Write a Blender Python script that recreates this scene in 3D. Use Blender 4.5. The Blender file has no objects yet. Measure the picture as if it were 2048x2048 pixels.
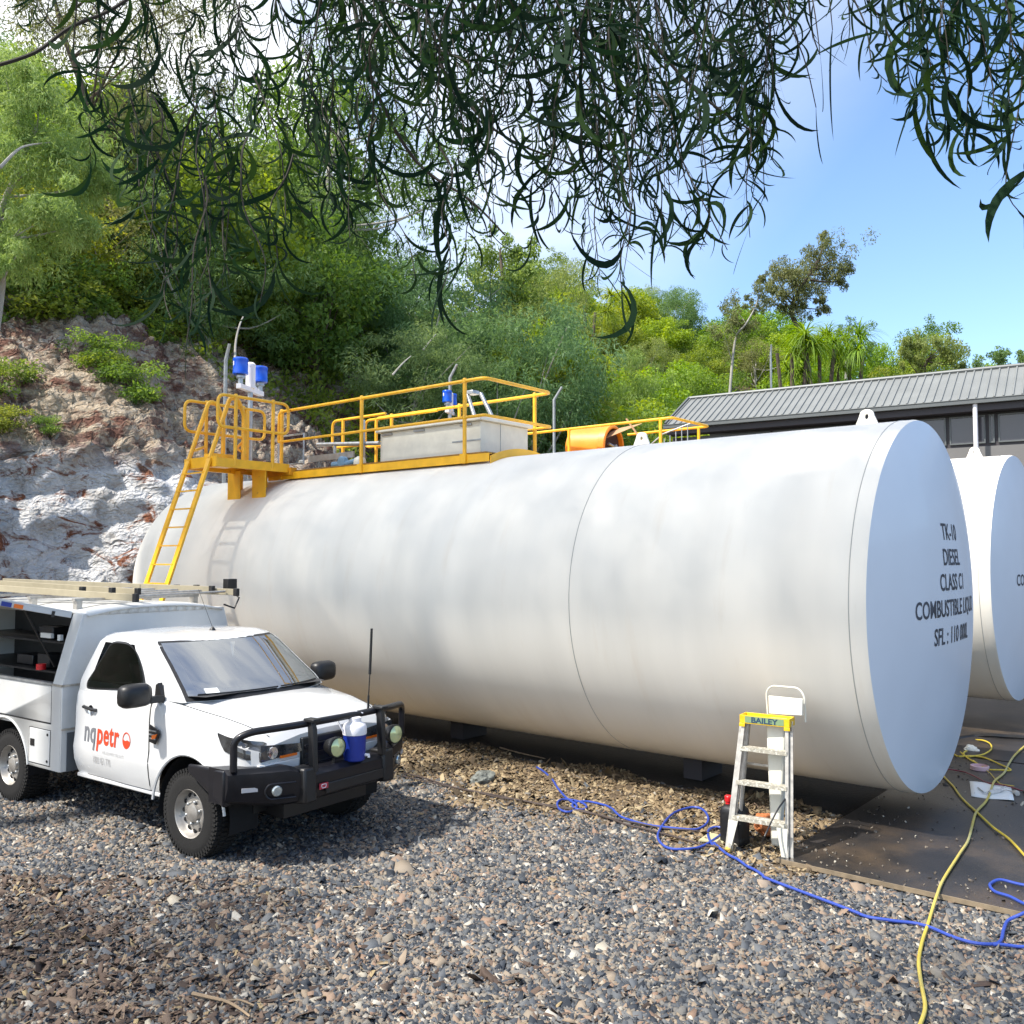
import bpy, math, random
import numpy as np
from mathutils import Vector, Matrix, noise
R = math.radians
random.seed(7); rng = np.random.default_rng(11)
SC = bpy.context.scene
COL = SC.collection

# ------------------------------------------------------------------ camera, sky, sun, exposure
F, TH, CAMZ = 1818.56, 0.0507, 2.6258
cam_d = bpy.data.cameras.new("camera"); cam = bpy.data.objects.new("camera", cam_d); COL.objects.link(cam)
cam.location = (0, 0, CAMZ); cam.rotation_euler = (math.pi/2 + TH, 0, 0)
cam_d.sensor_width = 36; cam_d.lens = 36*F/2048; cam_d.clip_start = 0.05; cam_d.clip_end = 2000
SC.camera = cam
SUN_EL, SUN_AZ = R(54), R(-118)          # azimuth measured from +Y towards +X
world = bpy.data.worlds.new("World"); SC.world = world; world.use_nodes = True
wn = world.node_tree; wn.nodes.clear()
wo = wn.nodes.new('ShaderNodeOutputWorld'); wb = wn.nodes.new('ShaderNodeBackground'); sky = wn.nodes.new('ShaderNodeTexSky')
sky.sky_type = 'NISHITA'; sky.sun_disc = False; sky.sun_elevation = SUN_EL; sky.sun_rotation = SUN_AZ
sky.air_density = 1.0; sky.dust_density = 0.6; sky.ozone_density = 4.6
wb.inputs[1].default_value = 0.135
# thin bright cloud, mostly towards the sun side and behind the viewer
tcw = wn.nodes.new('ShaderNodeTexCoord'); mpw = wn.nodes.new('ShaderNodeMapping'); mpw.inputs['Scale'].default_value = (1.6, 1.6, 3.2); wn.links.new(tcw.outputs['Generated'], mpw.inputs[0])
nz = wn.nodes.new('ShaderNodeTexNoise'); nz.inputs['Scale'].default_value = 1.7; nz.inputs['Detail'].default_value = 9; nz.inputs['Roughness'].default_value = 0.55; nz.inputs['Distortion'].default_value = 0.4; wn.links.new(mpw.outputs[0], nz.inputs['Vector'])
rw = wn.nodes.new('ShaderNodeValToRGB'); rw.color_ramp.elements[0].position = 0.30; rw.color_ramp.elements[1].position = 0.60; wn.links.new(nz.outputs[0], rw.inputs[0])
dt = wn.nodes.new('ShaderNodeVectorMath'); dt.operation = 'DOT_PRODUCT'; dt.inputs[1].default_value = (-0.75, 0.05, 0.65); wn.links.new(tcw.outputs['Generated'], dt.inputs[0])
mrw = wn.nodes.new('ShaderNodeMapRange'); mrw.inputs[1].default_value = 0.05; mrw.inputs[2].default_value = 0.5; mrw.inputs[3].default_value = 0.0; mrw.inputs[4].default_value = 0.85; wn.links.new(dt.outputs['Value'], mrw.inputs[0])
mu = wn.nodes.new('ShaderNodeMath'); mu.operation = 'MULTIPLY'; wn.links.new(rw.outputs[0], mu.inputs[0]); wn.links.new(mrw.outputs[0], mu.inputs[1])
mxw = wn.nodes.new('ShaderNodeMixRGB'); mxw.inputs[2].default_value = (6.0, 5.95, 5.8, 1); wn.links.new(mu.outputs[0], mxw.inputs[0]); wn.links.new(sky.outputs[0], mxw.inputs[1])
wn.links.new(mxw.outputs[0], wb.inputs[0]); wn.links.new(wb.outputs[0], wo.inputs[0])
sl = bpy.data.lights.new("sun", 'SUN'); so = bpy.data.objects.new("sun", sl); COL.objects.link(so)
sl.energy = 3.4; sl.angle = R(1.6); sl.color = (1.0, 0.94, 0.86)
sdir = Vector((math.sin(SUN_AZ)*math.cos(SUN_EL), math.cos(SUN_AZ)*math.cos(SUN_EL), math.sin(SUN_EL)))
so.rotation_euler = sdir.to_track_quat('Z', 'Y').to_euler(); so.location = (-20, 0, 30)
SC.view_settings.view_transform = 'Standard'; SC.view_settings.look = 'None'
SC.view_settings.exposure = 1.14; SC.view_settings.gamma = 1.0

# ------------------------------------------------------------------ surveyed frames
E_ = np.array([-0.77137798, 0.63637725, 0.0]); NN = np.array([-0.63637725, -0.77137798, 0.0])
N0 = np.array([4.3022, 9.4164, 0.0]); TANK_ROT = 2.4518
N2 = N0 + E_*0.264 - NN*5.97
T0 = np.array([-2.8348, 8.0959, 0.0]); TRUCK_ROT = math.atan2(-0.58395539, 0.81178575)
def ground(x, y, z=0.0):
    """real place of a point of height z seen in the survey photograph"""
    u, v = (x-1024)/F, (1024-y)/F; c, s = math.cos(TH), math.sin(TH)
    r = np.array([u, c-v*s, s+v*c]); t = (z-CAMZ)/r[2]
    return np.array([0, 0, CAMZ]) + r*t
def ray_at(x, y, Y):
    u, v = (x-1024)/F, (1024-y)/F; c, s = math.cos(TH), math.sin(TH)
    r = np.array([u, c-v*s, s+v*c]); return np.array([0, 0, CAMZ]) + r*(Y/r[1])

# ------------------------------------------------------------------ materials
MATS = {}
def mat(name, col, rough=0.5, metal=0.0, var=0.0, vscale=4.0, bump=0.0, bscale=40.0, coat=0.0, spec=0.5, col2=None, thr=(0.45, 0.62), c2scale=3.0, detail=6.0, stretch=None):
    if name in MATS: return MATS[name]
    m = bpy.data.materials.new(name); m.use_nodes = True; nt = m.node_tree; b = nt.nodes['Principled BSDF']
    b.inputs['Roughness'].default_value = rough; b.inputs['Metallic'].default_value = metal
    b.inputs['Coat Weight'].default_value = coat; b.inputs['Specular IOR Level'].default_value = spec
    L = nt.links; tc = nt.nodes.new('ShaderNodeTexCoord'); src = tc.outputs['Object']
    if stretch:
        mp = nt.nodes.new('ShaderNodeMapping'); mp.inputs['Scale'].default_value = stretch; L.new(src, mp.inputs[0]); src = mp.outputs[0]
    c = None
    if var > 0:
        n = nt.nodes.new('ShaderNodeTexNoise'); n.inputs['Scale'].default_value = vscale; n.inputs['Detail'].default_value = detail; L.new(src, n.inputs['Vector'])
        rp = nt.nodes.new('ShaderNodeValToRGB'); rp.color_ramp.elements[0].position = 0.3; rp.color_ramp.elements[1].position = 0.7
        rp.color_ramp.elements[0].color = [max(0, x*(1-var)) for x in col]+[1]; rp.color_ramp.elements[1].color = [min(1, x*(1+var*0.6)) for x in col]+[1]
        L.new(n.outputs[0], rp.inputs[0]); c = rp.outputs[0]
        mr = nt.nodes.new('ShaderNodeMapRange'); mr.inputs[3].default_value = max(0.02, rough-0.08); mr.inputs[4].default_value = min(1, rough+0.12)
        L.new(n.outputs[0], mr.inputs[0]); L.new(mr.outputs[0], b.inputs['Roughness'])
    if col2 is not None:
        n2 = nt.nodes.new('ShaderNodeTexNoise'); n2.inputs['Scale'].default_value = c2scale; n2.inputs['Detail'].default_value = 8; n2.inputs['Roughness'].default_value = 0.65; L.new(src, n2.inputs['Vector'])
        r2 = nt.nodes.new('ShaderNodeValToRGB'); r2.color_ramp.elements[0].position = thr[0]; r2.color_ramp.elements[1].position = thr[1]; L.new(n2.outputs[0], r2.inputs[0])
        mx = nt.nodes.new('ShaderNodeMixRGB'); L.new(r2.outputs[0], mx.inputs[0])
        if c is not None: L.new(c, mx.inputs[1])
        else: mx.inputs[1].default_value = list(col)+[1]
        mx.inputs[2].default_value = list(col2)+[1]; c = mx.outputs[0]
    if c is not None: L.new(c, b.inputs['Base Color'])
    else: b.inputs['Base Color'].default_value = list(col)+[1]
    if bump > 0:
        nb = nt.nodes.new('ShaderNodeTexNoise'); nb.inputs['Scale'].default_value = bscale; nb.inputs['Detail'].default_value = 5; L.new(src, nb.inputs['Vector'])
        bp = nt.nodes.new('ShaderNodeBump'); bp.inputs['Strength'].default_value = bump; bp.inputs['Distance'].default_value = 0.02
        L.new(nb.outputs[0], bp.inputs['Height']); L.new(bp.outputs[0], b.inputs['Normal'])
    MATS[name] = m; return m

def attr_mat(name, stops, rough=0.85, trans=0.0, obj_mix=0.0, obj_cols=None, spec=0.3, bump=0.0, sat=None):
    """colour picked by the per-vertex attribute 'tone' (0..1), optionally shifted by the per-object random"""
    m = bpy.data.materials.new(name); m.use_nodes = True; nt = m.node_tree; b = nt.nodes['Principled BSDF']; L = nt.links
    b.inputs['Roughness'].default_value = rough; b.inputs['Specular IOR Level'].default_value = spec
    at = nt.nodes.new('ShaderNodeAttribute'); at.attribute_name = 'tone'
    rp = nt.nodes.new('ShaderNodeValToRGB'); el = rp.color_ramp.elements
    for i, (p, c) in enumerate(stops):
        e = el[i] if i < 2 else el.new(p)
        e.position = p; e.color = list(c)+[1]
    L.new(at.outputs['Fac'], rp.inputs[0]); c = rp.outputs[0]
    if obj_cols:
        oi = nt.nodes.new('ShaderNodeObjectInfo'); r2 = nt.nodes.new('ShaderNodeValToRGB'); e2 = r2.color_ramp.elements
        for i, (p, cc) in enumerate(obj_cols):
            e = e2[i] if i < 2 else e2.new(p)
            e.position = p; e.color = list(cc)+[1]
        L.new(oi.outputs['Random'], r2.inputs[0])
        mx = nt.nodes.new('ShaderNodeMixRGB'); mx.blend_type = 'MULTIPLY'; mx.inputs[0].default_value = obj_mix
        L.new(c, mx.inputs[1]); L.new(r2.outputs[0], mx.inputs[2]); c = mx.outputs[0]
    L.new(c, b.inputs['Base Color'])
    if trans > 0:
        out = nt.nodes['Material Output']; tr = nt.nodes.new('ShaderNodeBsdfTranslucent'); ms = nt.nodes.new('ShaderNodeMixShader'); ms.inputs[0].default_value = trans
        hs = nt.nodes.new('ShaderNodeHueSaturation'); hs.inputs['Hue'].default_value = 0.485; hs.inputs['Saturation'].default_value = 1.15; hs.inputs['Value'].default_value = 1.8
        L.new(c, hs.inputs['Color']); L.new(hs.outputs[0], tr.inputs[0]); L.new(b.outputs[0], ms.inputs[1]); L.new(tr.outputs[0], ms.inputs[2]); L.new(ms.outputs[0], out.inputs[0])
    MATS[name] = m; return m

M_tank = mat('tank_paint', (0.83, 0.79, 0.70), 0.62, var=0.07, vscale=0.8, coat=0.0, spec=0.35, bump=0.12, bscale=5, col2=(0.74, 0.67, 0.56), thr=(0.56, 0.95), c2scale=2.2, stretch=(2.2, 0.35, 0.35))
M_tankend = mat('tank_end_sky_tint', (0.70, 0.74, 0.79), 0.42, var=0.05, vscale=0.9, coat=0.1)  # white end paint, tinted bluish to carry the sky's reflection in the colour
M_seam = mat('weld_seam', (0.42, 0.41, 0.38), 0.6)
M_yel = mat('safety_yellow', (0.88, 0.46, 0.018), 0.42, var=0.16, vscale=5, coat=0.1, col2=(0.42, 0.17, 0.03), thr=(0.63, 0.72), c2scale=9)
M_yel_old = mat('weathered_yellow', (0.66, 0.29, 0.012), 0.5, var=0.25, vscale=6)
M_steel = mat('galvanised', (0.42, 0.44, 0.45), 0.42, 0.75, var=0.2, vscale=12)
M_black = mat('black_plastic', (0.009, 0.009, 0.010), 0.42, var=0.2, vscale=20)
M_blackgloss = mat('black_powder_coat', (0.008, 0.008, 0.011), 0.35, var=0.15, vscale=15, coat=0.1, spec=0.35)
M_dark = mat('dark_void', (0.006, 0.006, 0.007), 0.9)
M_rubber = mat('tyre_rubber', (0.008, 0.0075, 0.007), 0.9, var=0.3, vscale=14, bump=0.3, bscale=90)
M_truck = mat('truck_white', (0.62, 0.625, 0.62), 0.22, coat=0.8, var=0.03, vscale=3)
M_canopy = mat('canopy_white', (0.60, 0.605, 0.59), 0.35, coat=0.3, var=0.06, vscale=4)
M_glass = mat('window_glass', (0.015, 0.02, 0.022), 0.03, spec=1.0, coat=1.0)
M_wscreen = mat('windscreen_glass', (0.045, 0.055, 0.06), 0.04, spec=1.0, coat=1.0)
M_wscreen.node_tree.nodes['Principled BSDF'].inputs['IOR'].default_value = 2.3
def seethrough(name, tint, ior, rough=0.02):
    m = bpy.data.materials.new(name); m.use_nodes = True; nt = m.node_tree; nt.nodes.remove(nt.nodes['Principled BSDF']); L = nt.links
    tr = nt.nodes.new('ShaderNodeBsdfTransparent'); tr.inputs[0].default_value = list(tint)+[1]; gl = nt.nodes.new('ShaderNodeBsdfGlossy'); gl.inputs['Roughness'].default_value = rough; gl.inputs[0].default_value = (0.92, 0.95, 0.97, 1)
    fr = nt.nodes.new('ShaderNodeFresnel'); fr.inputs[0].default_value = ior; ms = nt.nodes.new('ShaderNodeMixShader'); L.new(fr.outputs[0], ms.inputs[0]); L.new(tr.outputs[0], ms.inputs[1]); L.new(gl.outputs[0], ms.inputs[2]); L.new(ms.outputs[0], nt.nodes['Material Output'].inputs[0]); MATS[name] = m; return m
M_wscreen = seethrough('windscreen_clear', (0.45, 0.5, 0.5), 4.6)
M_glass = seethrough('tinted_side_glass', (0.13, 0.16, 0.15), 1.6)
M_trim = mat('dark_cabin_trim', (0.03, 0.03, 0.032), 0.8)
M_seat = mat('grey_seat_cloth', (0.07, 0.07, 0.075), 0.95, var=0.3, vscale=20)
M_chrome = mat('chrome', (0.75, 0.75, 0.76), 0.12, 1.0)
M_lens = mat('lamp_lens', (0.45, 0.5, 0.5), 0.08, 0.6, coat=1.0)
M_head = mat('headlamp_glass', (0.06, 0.065, 0.07), 0.06, 0.3, coat=1.0, var=0.8, vscale=9)
M_lensy = mat('yellow_lamp_lens', (0.55, 0.6, 0.30), 0.1, 0.3, coat=1.0)
M_orange = mat('orange_plastic', (0.85, 0.17, 0.01), 0.3)
M_wheel = mat('steel_wheel', (0.36, 0.34, 0.31), 0.4, 0.5, var=0.2, vscale=14)
M_red = mat('red_plastic', (0.65, 0.015, 0.02), 0.35)
M_blue = mat('blue_plastic', (0.0, 0.085, 0.62), 0.3, coat=0.4)
M_jug = mat('jug_blue', (0.01, 0.03, 0.25), 0.35)
M_white = mat('white_plastic', (0.78, 0.76, 0.78), 0.4)
M_ivory = mat('ivory_paint', (0.74, 0.72, 0.62), 0.45, var=0.08, vscale=8)
M_fibre = mat('tan_fibreglass', (0.33, 0.285, 0.19), 0.6, var=0.12, vscale=8)
M_alu = mat('aluminium', (0.50, 0.47, 0.42), 0.42, 0.7, var=0.25, vscale=18)
M_alutread = mat('paint_spattered_tread', (0.45, 0.42, 0.34), 0.6, 0.3, var=0.3, vscale=30, col2=(0.7, 0.68, 0.6), thr=(0.52, 0.58), c2scale=40)
M_ylad = mat('ladder_cap_yellow', (0.80, 0.50, 0.01), 0.45, var=0.15, vscale=20)
M_ink = mat('black_lettering', (0.05, 0.055, 0.07), 0.6, var=0.6, vscale=3)
M_inkgrey = mat('grey_lettering', (0.16, 0.165, 0.18), 0.5)
M_inklight = mat('pale_grey_lettering', (0.42, 0.42, 0.42), 0.5)
M_inkred = mat('orange_red_lettering', (0.60, 0.055, 0.015), 0.45)
M_roof = mat('roof_steel', (0.19, 0.20, 0.195), 0.6, 0.1, var=0.1, vscale=1.5)
M_gutter = mat('gutter_steel', (0.12, 0.13, 0.13), 0.5, 0.2)
M_wall = mat('charcoal_cladding', (0.045, 0.04, 0.045), 0.6, var=0.1, vscale=2)
M_pane = mat('tinted_pane', (0.055, 0.05, 0.06), 0.18, coat=0.5)
M_sillband = mat('grey_block_wall', (0.17, 0.165, 0.16), 0.8, var=0.1, vscale=2)
M_slab = mat('stained_concrete', (0.030, 0.027, 0.026), 0.42, var=0.6, vscale=1.1, bump=0.25, bscale=60, col2=(0.085, 0.060, 0.038), thr=(0.5, 0.72), c2scale=0.9, spec=0.5)
M_slabedge = mat('slab_edge', (0.22, 0.17, 0.11), 0.8, var=0.3, vscale=12)
M_cordblue = mat('blue_hose', (0.03, 0.065, 0.34), 0.4)
M_cordpurp = mat('dark_hose', (0.05, 0.035, 0.03), 0.6, var=0.3, vscale=6)
M_cordyel = mat('yellow_hose', (0.62, 0.47, 0.05), 0.45, var=0.2, vscale=3)
M_cordgrey = mat('faded_yellow_hose', (0.42, 0.39, 0.17), 0.5, var=0.3, vscale=1.5, col2=(0.55, 0.42, 0.06), thr=(0.4, 0.6), c2scale=0.5)
M_cordred = mat('maroon_hose', (0.16, 0.01, 0.03), 0.4)
M_rock = mat('loose_rock', (0.17, 0.18, 0.16), 0.85, var=0.4, vscale=14, bump=0.6, bscale=30)
M_bark = mat('bark', (0.10, 0.075, 0.055), 0.9, var=0.4, vscale=6, bump=0.6, bscale=20, stretch=(1, 1, 0.3))
M_palebark = mat('pale_bark', (0.36, 0.34, 0.30), 0.85, var=0.3, vscale=5, bump=0.3, bscale=20, stretch=(1, 1, 0.3))
M_twig = mat('twig', (0.035, 0.03, 0.022), 0.9)
M_tarp = mat('brown_board', (0.42, 0.25, 0.13), 0.8, var=0.15, vscale=5, bump=0.3, bscale=12)
M_paper = mat('paper', (0.72, 0.74, 0.72), 0.7)
M_pink = mat('pink_plastic', (0.62, 0.42, 0.44), 0.5)
M_lid = mat('olive_cloth', (0.14, 0.14, 0.08), 0.9, var=0.3, vscale=12)

# ------------------------------------------------------------------ mesh helpers
def tag(o, label=None, cat=None, group=None, kind=None):
    if label: o['label'] = label
    if cat: o['category'] = cat
    if group: o['group'] = group
    if kind: o['kind'] = kind
    return o
def empty(name, loc=(0, 0, 0), rz=0.0, label=None, cat=None, group=None, parent=None):
    o = bpy.data.objects.new(name, None); COL.objects.link(o); o.location = loc; o.rotation_euler = (0, 0, rz); o.empty_display_size = 0.2
    if parent: o.parent = parent
    return tag(o, label, cat, group)
def vn(a): return np.array(a, float)
def unit(a):
    a = vn(a); return a/max(1e-12, np.linalg.norm(a))
class MB:
    def __init__(s): s.v = []; s.f = []; s.m = []; s.cm = 0
    def add(s, vs, fs):
        n = len(s.v); s.v += [tuple(map(float, p)) for p in vs]; s.f += [tuple(n+i for i in f) for f in fs]; s.m += [s.cm]*len(fs); return s
    def box(s, c, size, ax=None):
        hx, hy, hz = [k/2 for k in size]; A = np.eye(3) if ax is None else np.array([unit(a) for a in ax])
        P = [vn(c)+A[0]*x*hx+A[1]*y*hy+A[2]*z*hz for x, y, z in [(-1,-1,-1),(1,-1,-1),(1,1,-1),(-1,1,-1),(-1,-1,1),(1,-1,1),(1,1,1),(-1,1,1)]]
        return s.add(P, [(0,3,2,1),(4,5,6,7),(0,1,5,4),(1,2,6,5),(2,3,7,6),(3,0,4,7)])
    def bbox(s, a, b): return s.box([(a[i]+b[i])/2 for i in range(3)], [abs(b[i]-a[i]) for i in range(3)])
    def hexa(s, P): return s.add(P, [(0,3,2,1),(4,5,6,7),(0,1,5,4),(1,2,6,5),(2,3,7,6),(3,0,4,7)])
    def bar(s, a, b, w, h, up=(0, 0, 1)):
        a, b = vn(a), vn(b); d = unit(b-a); u = unit(np.cross(vn(up), d)) if abs(np.dot(unit(up), d)) < 0.99 else unit(np.cross((1, 0, 0), d)); t = np.cross(d, u)
        return s.box((a+b)/2, (np.linalg.norm(b-a), w, h), (d, u, t))
    def tube(s, pts, r, seg=8, closed=False, caps=True):
        P = [vn(p) for p in pts]; n = len(P); rr = r if hasattr(r, '__len__') else [r]*n
        T = []
        for i in range(n):
            a = P[(i-1) % n] if closed or i > 0 else P[i]; b = P[(i+1) % n] if closed or i < n-1 else P[i]; T.append(unit(b-a))
        u = np.cross(T[0], (0, 0, 1)); u = unit(u) if np.linalg.norm(u) > 0.05 else unit(np.cross(T[0], (1, 0, 0)))
        vs = []
        for i in range(n):
            u = u-T[i]*np.dot(u, T[i]); u = unit(u); w = np.cross(T[i], u)
            for k in range(seg):
                a = 2*math.pi*k/seg; vs.append(P[i]+rr[i]*(math.cos(a)*u+math.sin(a)*w))
        fs = []
        for i in range(n if closed else n-1):
            j = (i+1) % n
            for k in range(seg): fs.append((i*seg+k, i*seg+(k+1) % seg, j*seg+(k+1) % seg, j*seg+k))
        if caps and not closed: fs += [tuple(range(seg))[::-1], tuple((n-1)*seg+k for k in range(seg))]
        return s.add(vs, fs)
    def cyl(s, a, b, r, r2=None, seg=20, caps=True): return s.tube([a, b], [r, r if r2 is None else r2], seg, caps=caps)
    def lathe(s, prof, o=(0, 0, 0), axis=(0, 0, 1), seg=32, caps=True):
        ax = unit(axis); u = unit(np.cross(ax, (0, 0, 1))) if abs(ax[2]) < 0.9 else vn((1, 0, 0)); w = np.cross(ax, u); vs = []; o = vn(o)
        for r, h in prof:
            for k in range(seg):
                a = 2*math.pi*k/seg; vs.append(o+ax*h+r*(math.cos(a)*u+math.sin(a)*w))
        fs = [(i*seg+k, i*seg+(k+1) % seg, (i+1)*seg+(k+1) % seg, (i+1)*seg+k) for i in range(len(prof)-1) for k in range(seg)]
        if caps: fs += [tuple(range(seg))[::-1], tuple((len(prof)-1)*seg+k for k in range(seg))]
        return s.add(vs, fs)
    def prism(s, poly, o, u, v, w):
        """polygon poly (a,b) -> o+a*u+b*v, extruded by vector w"""
        o, u, v, w = vn(o), vn(u), vn(v), vn(w); n = len(poly); A = [o+a*u+b*v for a, b in poly]
        fs = [tuple(range(n))[::-1], tuple(range(n, 2*n))]+[(i, (i+1) % n, n+(i+1) % n, n+i) for i in range(n)]
        return s.add(A+[p+w for p in A], fs)
    def grid(s, P, nu, nv, flip=False):
        fs = []
        for i in range(nu-1):
            for j in range(nv-1):
                q = (i*nv+j, (i+1)*nv+j, (i+1)*nv+j+1, i*nv+j+1); fs.append(q[::-1] if flip else q)
        return s.add(P, fs)
    def build(s, name, m, parent=None, smooth=40, bevel=0.0, solid=0.0, segs=2):
        me = bpy.data.meshes.new(name); me.from_pydata(s.v, [], s.f)
        for mm in (m if isinstance(m, (list, tuple)) else [m]): me.materials.append(mm)
        if isinstance(m, (list, tuple)): me.polygons.foreach_set('material_index', s.m)
        me.update()
        import bmesh
        bm = bmesh.new(); bm.from_mesh(me); bmesh.ops.recalc_face_normals(bm, faces=bm.faces); bm.to_mesh(me); bm.free()
        if smooth: me.shade_smooth(); me.set_sharp_from_angle(angle=R(smooth))
        o = bpy.data.objects.new(name, me); COL.objects.link(o)
        if parent: o.parent = parent
        if solid:
            md = o.modifiers.new('s', 'SOLIDIFY'); md.thickness = solid; md.offset = 0
        if bevel:
            md = o.modifiers.new('b', 'BEVEL'); md.width = bevel; md.segments = segs; md.limit_method = 'ANGLE'; md.angle_limit = R(40); md.harden_normals = False
        return o
def crom(pts, n=8, closed=False):
    P = [vn(p) for p in pts]; out = []; N = len(P)
    for i in range(N if closed else N-1):
        a, b, c, d = (P[(i-1) % N] if closed or i else P[0]), P[i], P[(i+1) % N], (P[(i+2) % N] if closed or i+2 < N else P[-1])
        for k in range(n):
            t = k/n; out.append(0.5*((2*b)+(c-a)*t+(2*a-5*b+4*c-d)*t*t+(-a+3*b-3*c+d)*t**3))
    if not closed: out.append(P[-1])
    return out
def fillet(pts, r, n=6, closed=False):
    P = [vn(p) for p in pts]; out = []; N = len(P)
    for i in range(N):
        if not closed and i in (0, N-1): out.append(P[i]); continue
        a, b, c = P[(i-1) % N], P[i], P[(i+1) % N]; rr = min(r, np.linalg.norm(a-b)*0.49, np.linalg.norm(c-b)*0.49)
        p, q = b+unit(a-b)*rr, b+unit(c-b)*rr
        for k in range(n+1):
            t = k/n; out.append((1-t)**2*p+2*t*(1-t)*b+t*t*q)
    return out
def copy_tree(o, parent=None):
    c = o.copy(); COL.objects.link(c)
    if parent is not None: c.parent = parent
    for ch in [x for x in COL.objects if x.parent == o]: copy_tree(ch, c)
    return c
def text_mb(body, size, o, u, v, xs=1.0, off=0.0, align='LEFT', spacing=1.0, mapf=None):
    cu = bpy.data.curves.new('t', 'FONT'); cu.body = body; cu.size = size; cu.align_x = align; cu.offset = off; cu.space_character = spacing; cu.fill_mode = 'FRONT'; cu.resolution_u = 4
    ob = bpy.data.objects.new('t', cu); COL.objects.link(ob); bpy.context.view_layer.update()
    me = bpy.data.meshes.new_from_object(ob.evaluated_get(bpy.context.evaluated_depsgraph_get()))
    b = MB(); o, u, v = vn(o), vn(u), vn(v)
    P = [(p.co.x*xs, p.co.y) for p in me.vertices]
    b.add([mapf(a, c) if mapf else o+a*u+c*v for a, c in P], [tuple(f.vertices) for f in me.polygons])
    bpy.data.objects.remove(ob); bpy.data.meshes.remove(me); return b
def np_mesh(name, V, Fq, m, parent=None, tone=None, smooth=False, k=4):
    """big mesh from numpy: V (n,3), Fq (m,k)"""
    me = bpy.data.meshes.new(name); V = np.asarray(V, np.float32); Fq = np.asarray(Fq, np.int32); nf = len(Fq)
    me.vertices.add(len(V)); me.vertices.foreach_set('co', V.ravel()); me.loops.add(nf*k); me.loops.foreach_set('vertex_index', Fq.ravel())
    me.polygons.add(nf); me.polygons.foreach_set('loop_start', np.arange(nf, dtype=np.int32)*k)
    if smooth: me.polygons.foreach_set('use_smooth', np.ones(nf, bool))
    me.update(calc_edges=True)
    if tone is not None:
        a = me.attributes.new('tone', 'FLOAT', 'POINT'); a.data.foreach_set('value', np.asarray(tone, np.float32))
    for mm in (m if isinstance(m, (list, tuple)) else [m]): me.materials.append(mm)
    if name is None: return me
    o = bpy.data.objects.new(name, me); COL.objects.link(o)
    if parent: o.parent = parent
    return o
exec_parts = []

# ================================================================== STRUCTURE: ground, slab, hill
def gmat():
    m = bpy.data.materials.new('gravel_ground'); m.use_nodes = True; nt = m.node_tree; b = nt.nodes['Principled BSDF']; L = nt.links
    b.inputs['Roughness'].default_value = 0.9; b.inputs['Specular IOR Level'].default_value = 0.2
    tc = nt.nodes.new('ShaderNodeTexCoord'); vo = nt.nodes.new('ShaderNodeTexVoronoi'); vo.inputs['Scale'].default_value = 26; L.new(tc.outputs['Object'], vo.inputs['Vector'])
    rp = nt.nodes.new('ShaderNodeValToRGB'); el = rp.color_ramp.elements; el[0].position = 0; el[0].color = (0.07, 0.07, 0.072, 1); el[1].position = 1; el[1].color = (0.26, 0.22, 0.17, 1)
    sp = nt.nodes.new('ShaderNodeSeparateColor'); L.new(vo.outputs['Color'], sp.inputs[0]); L.new(sp.outputs[0], rp.inputs[0])
    n = nt.nodes.new('ShaderNodeTexNoise'); n.inputs['Scale'].default_value = 0.5; n.inputs['Detail'].default_value = 6; L.new(tc.outputs['Object'], n.inputs['Vector'])
    mx = nt.nodes.new('ShaderNodeMixRGB'); mx.blend_type = 'MULTIPLY'; mx.inputs[0].default_value = 0.7; L.new(rp.outputs[0], mx.inputs[1])
    r2 = nt.nodes.new('ShaderNodeValToRGB'); r2.color_ramp.elements[0].position = 0.35; r2.color_ramp.elements[0].color = (0.55, 0.5, 0.45, 1); r2.color_ramp.elements[1].position = 0.65; L.new(n.outputs[0], r2.inputs[0]); L.new(r2.outputs[0], mx.inputs[2])
    L.new(mx.outputs[0], b.inputs['Base Color'])
    bp = nt.nodes.new('ShaderNodeBump'); bp.inputs['Strength'].default_value = 0.9; bp.inputs['Distance'].default_value = 0.02; bp.invert = True; L.new(vo.outputs['Distance'], bp.inputs['Height']); L.new(bp.outputs[0], b.inputs['Normal'])
    return m
g = MB(); g.add([(-120, -60, 0), (160, -60, 0), (160, 200, 0), (-120, 200, 0)], [(0, 1, 2, 3)])
tag(g.build('ground', gmat(), smooth=0), 'grey gravel yard around the tanks', kind='structure')

def tp(s, q, z, N=N0): return N+E_*s+NN*q+vn((0, 0, z))     # tank frame -> world
sb = MB()
def slabpoly(s0, s1, q0, q1, h, mb):
    P = [tp(s0, q0, 0), tp(s1, q0, 0), tp(s1, q1, 0), tp(s0, q1, 0)]
    mb.add([p+vn((0, 0, -0.2)) for p in P]+[p+vn((0, 0, h)) for p in P], [(4, 5, 6, 7), (0, 1, 5, 4), (1, 2, 6, 5), (2, 3, 7, 6), (3, 0, 4, 7)])
slabpoly(-9, 0.62, 2.45, -2.9, 0.06, sb)
slabpoly(-9, 3.2, -3.0, -11, 0.055, sb)
slabpoly(-9, -0.5, -2.9, -3.0, 0.03, sb)
sl_o = sb.build('concrete_slab', M_slab, smooth=0); tag(sl_o, 'stained dark concrete apron under the tank ends', kind='structure')
ed = MB(); a, b = tp(0.62, 2.457, 0.045), tp(-9, 2.457, 0.045); ed.bar(a, b, 0.012, 0.036)
ed.build('slab_edge', M_slabedge, sl_o)

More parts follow.
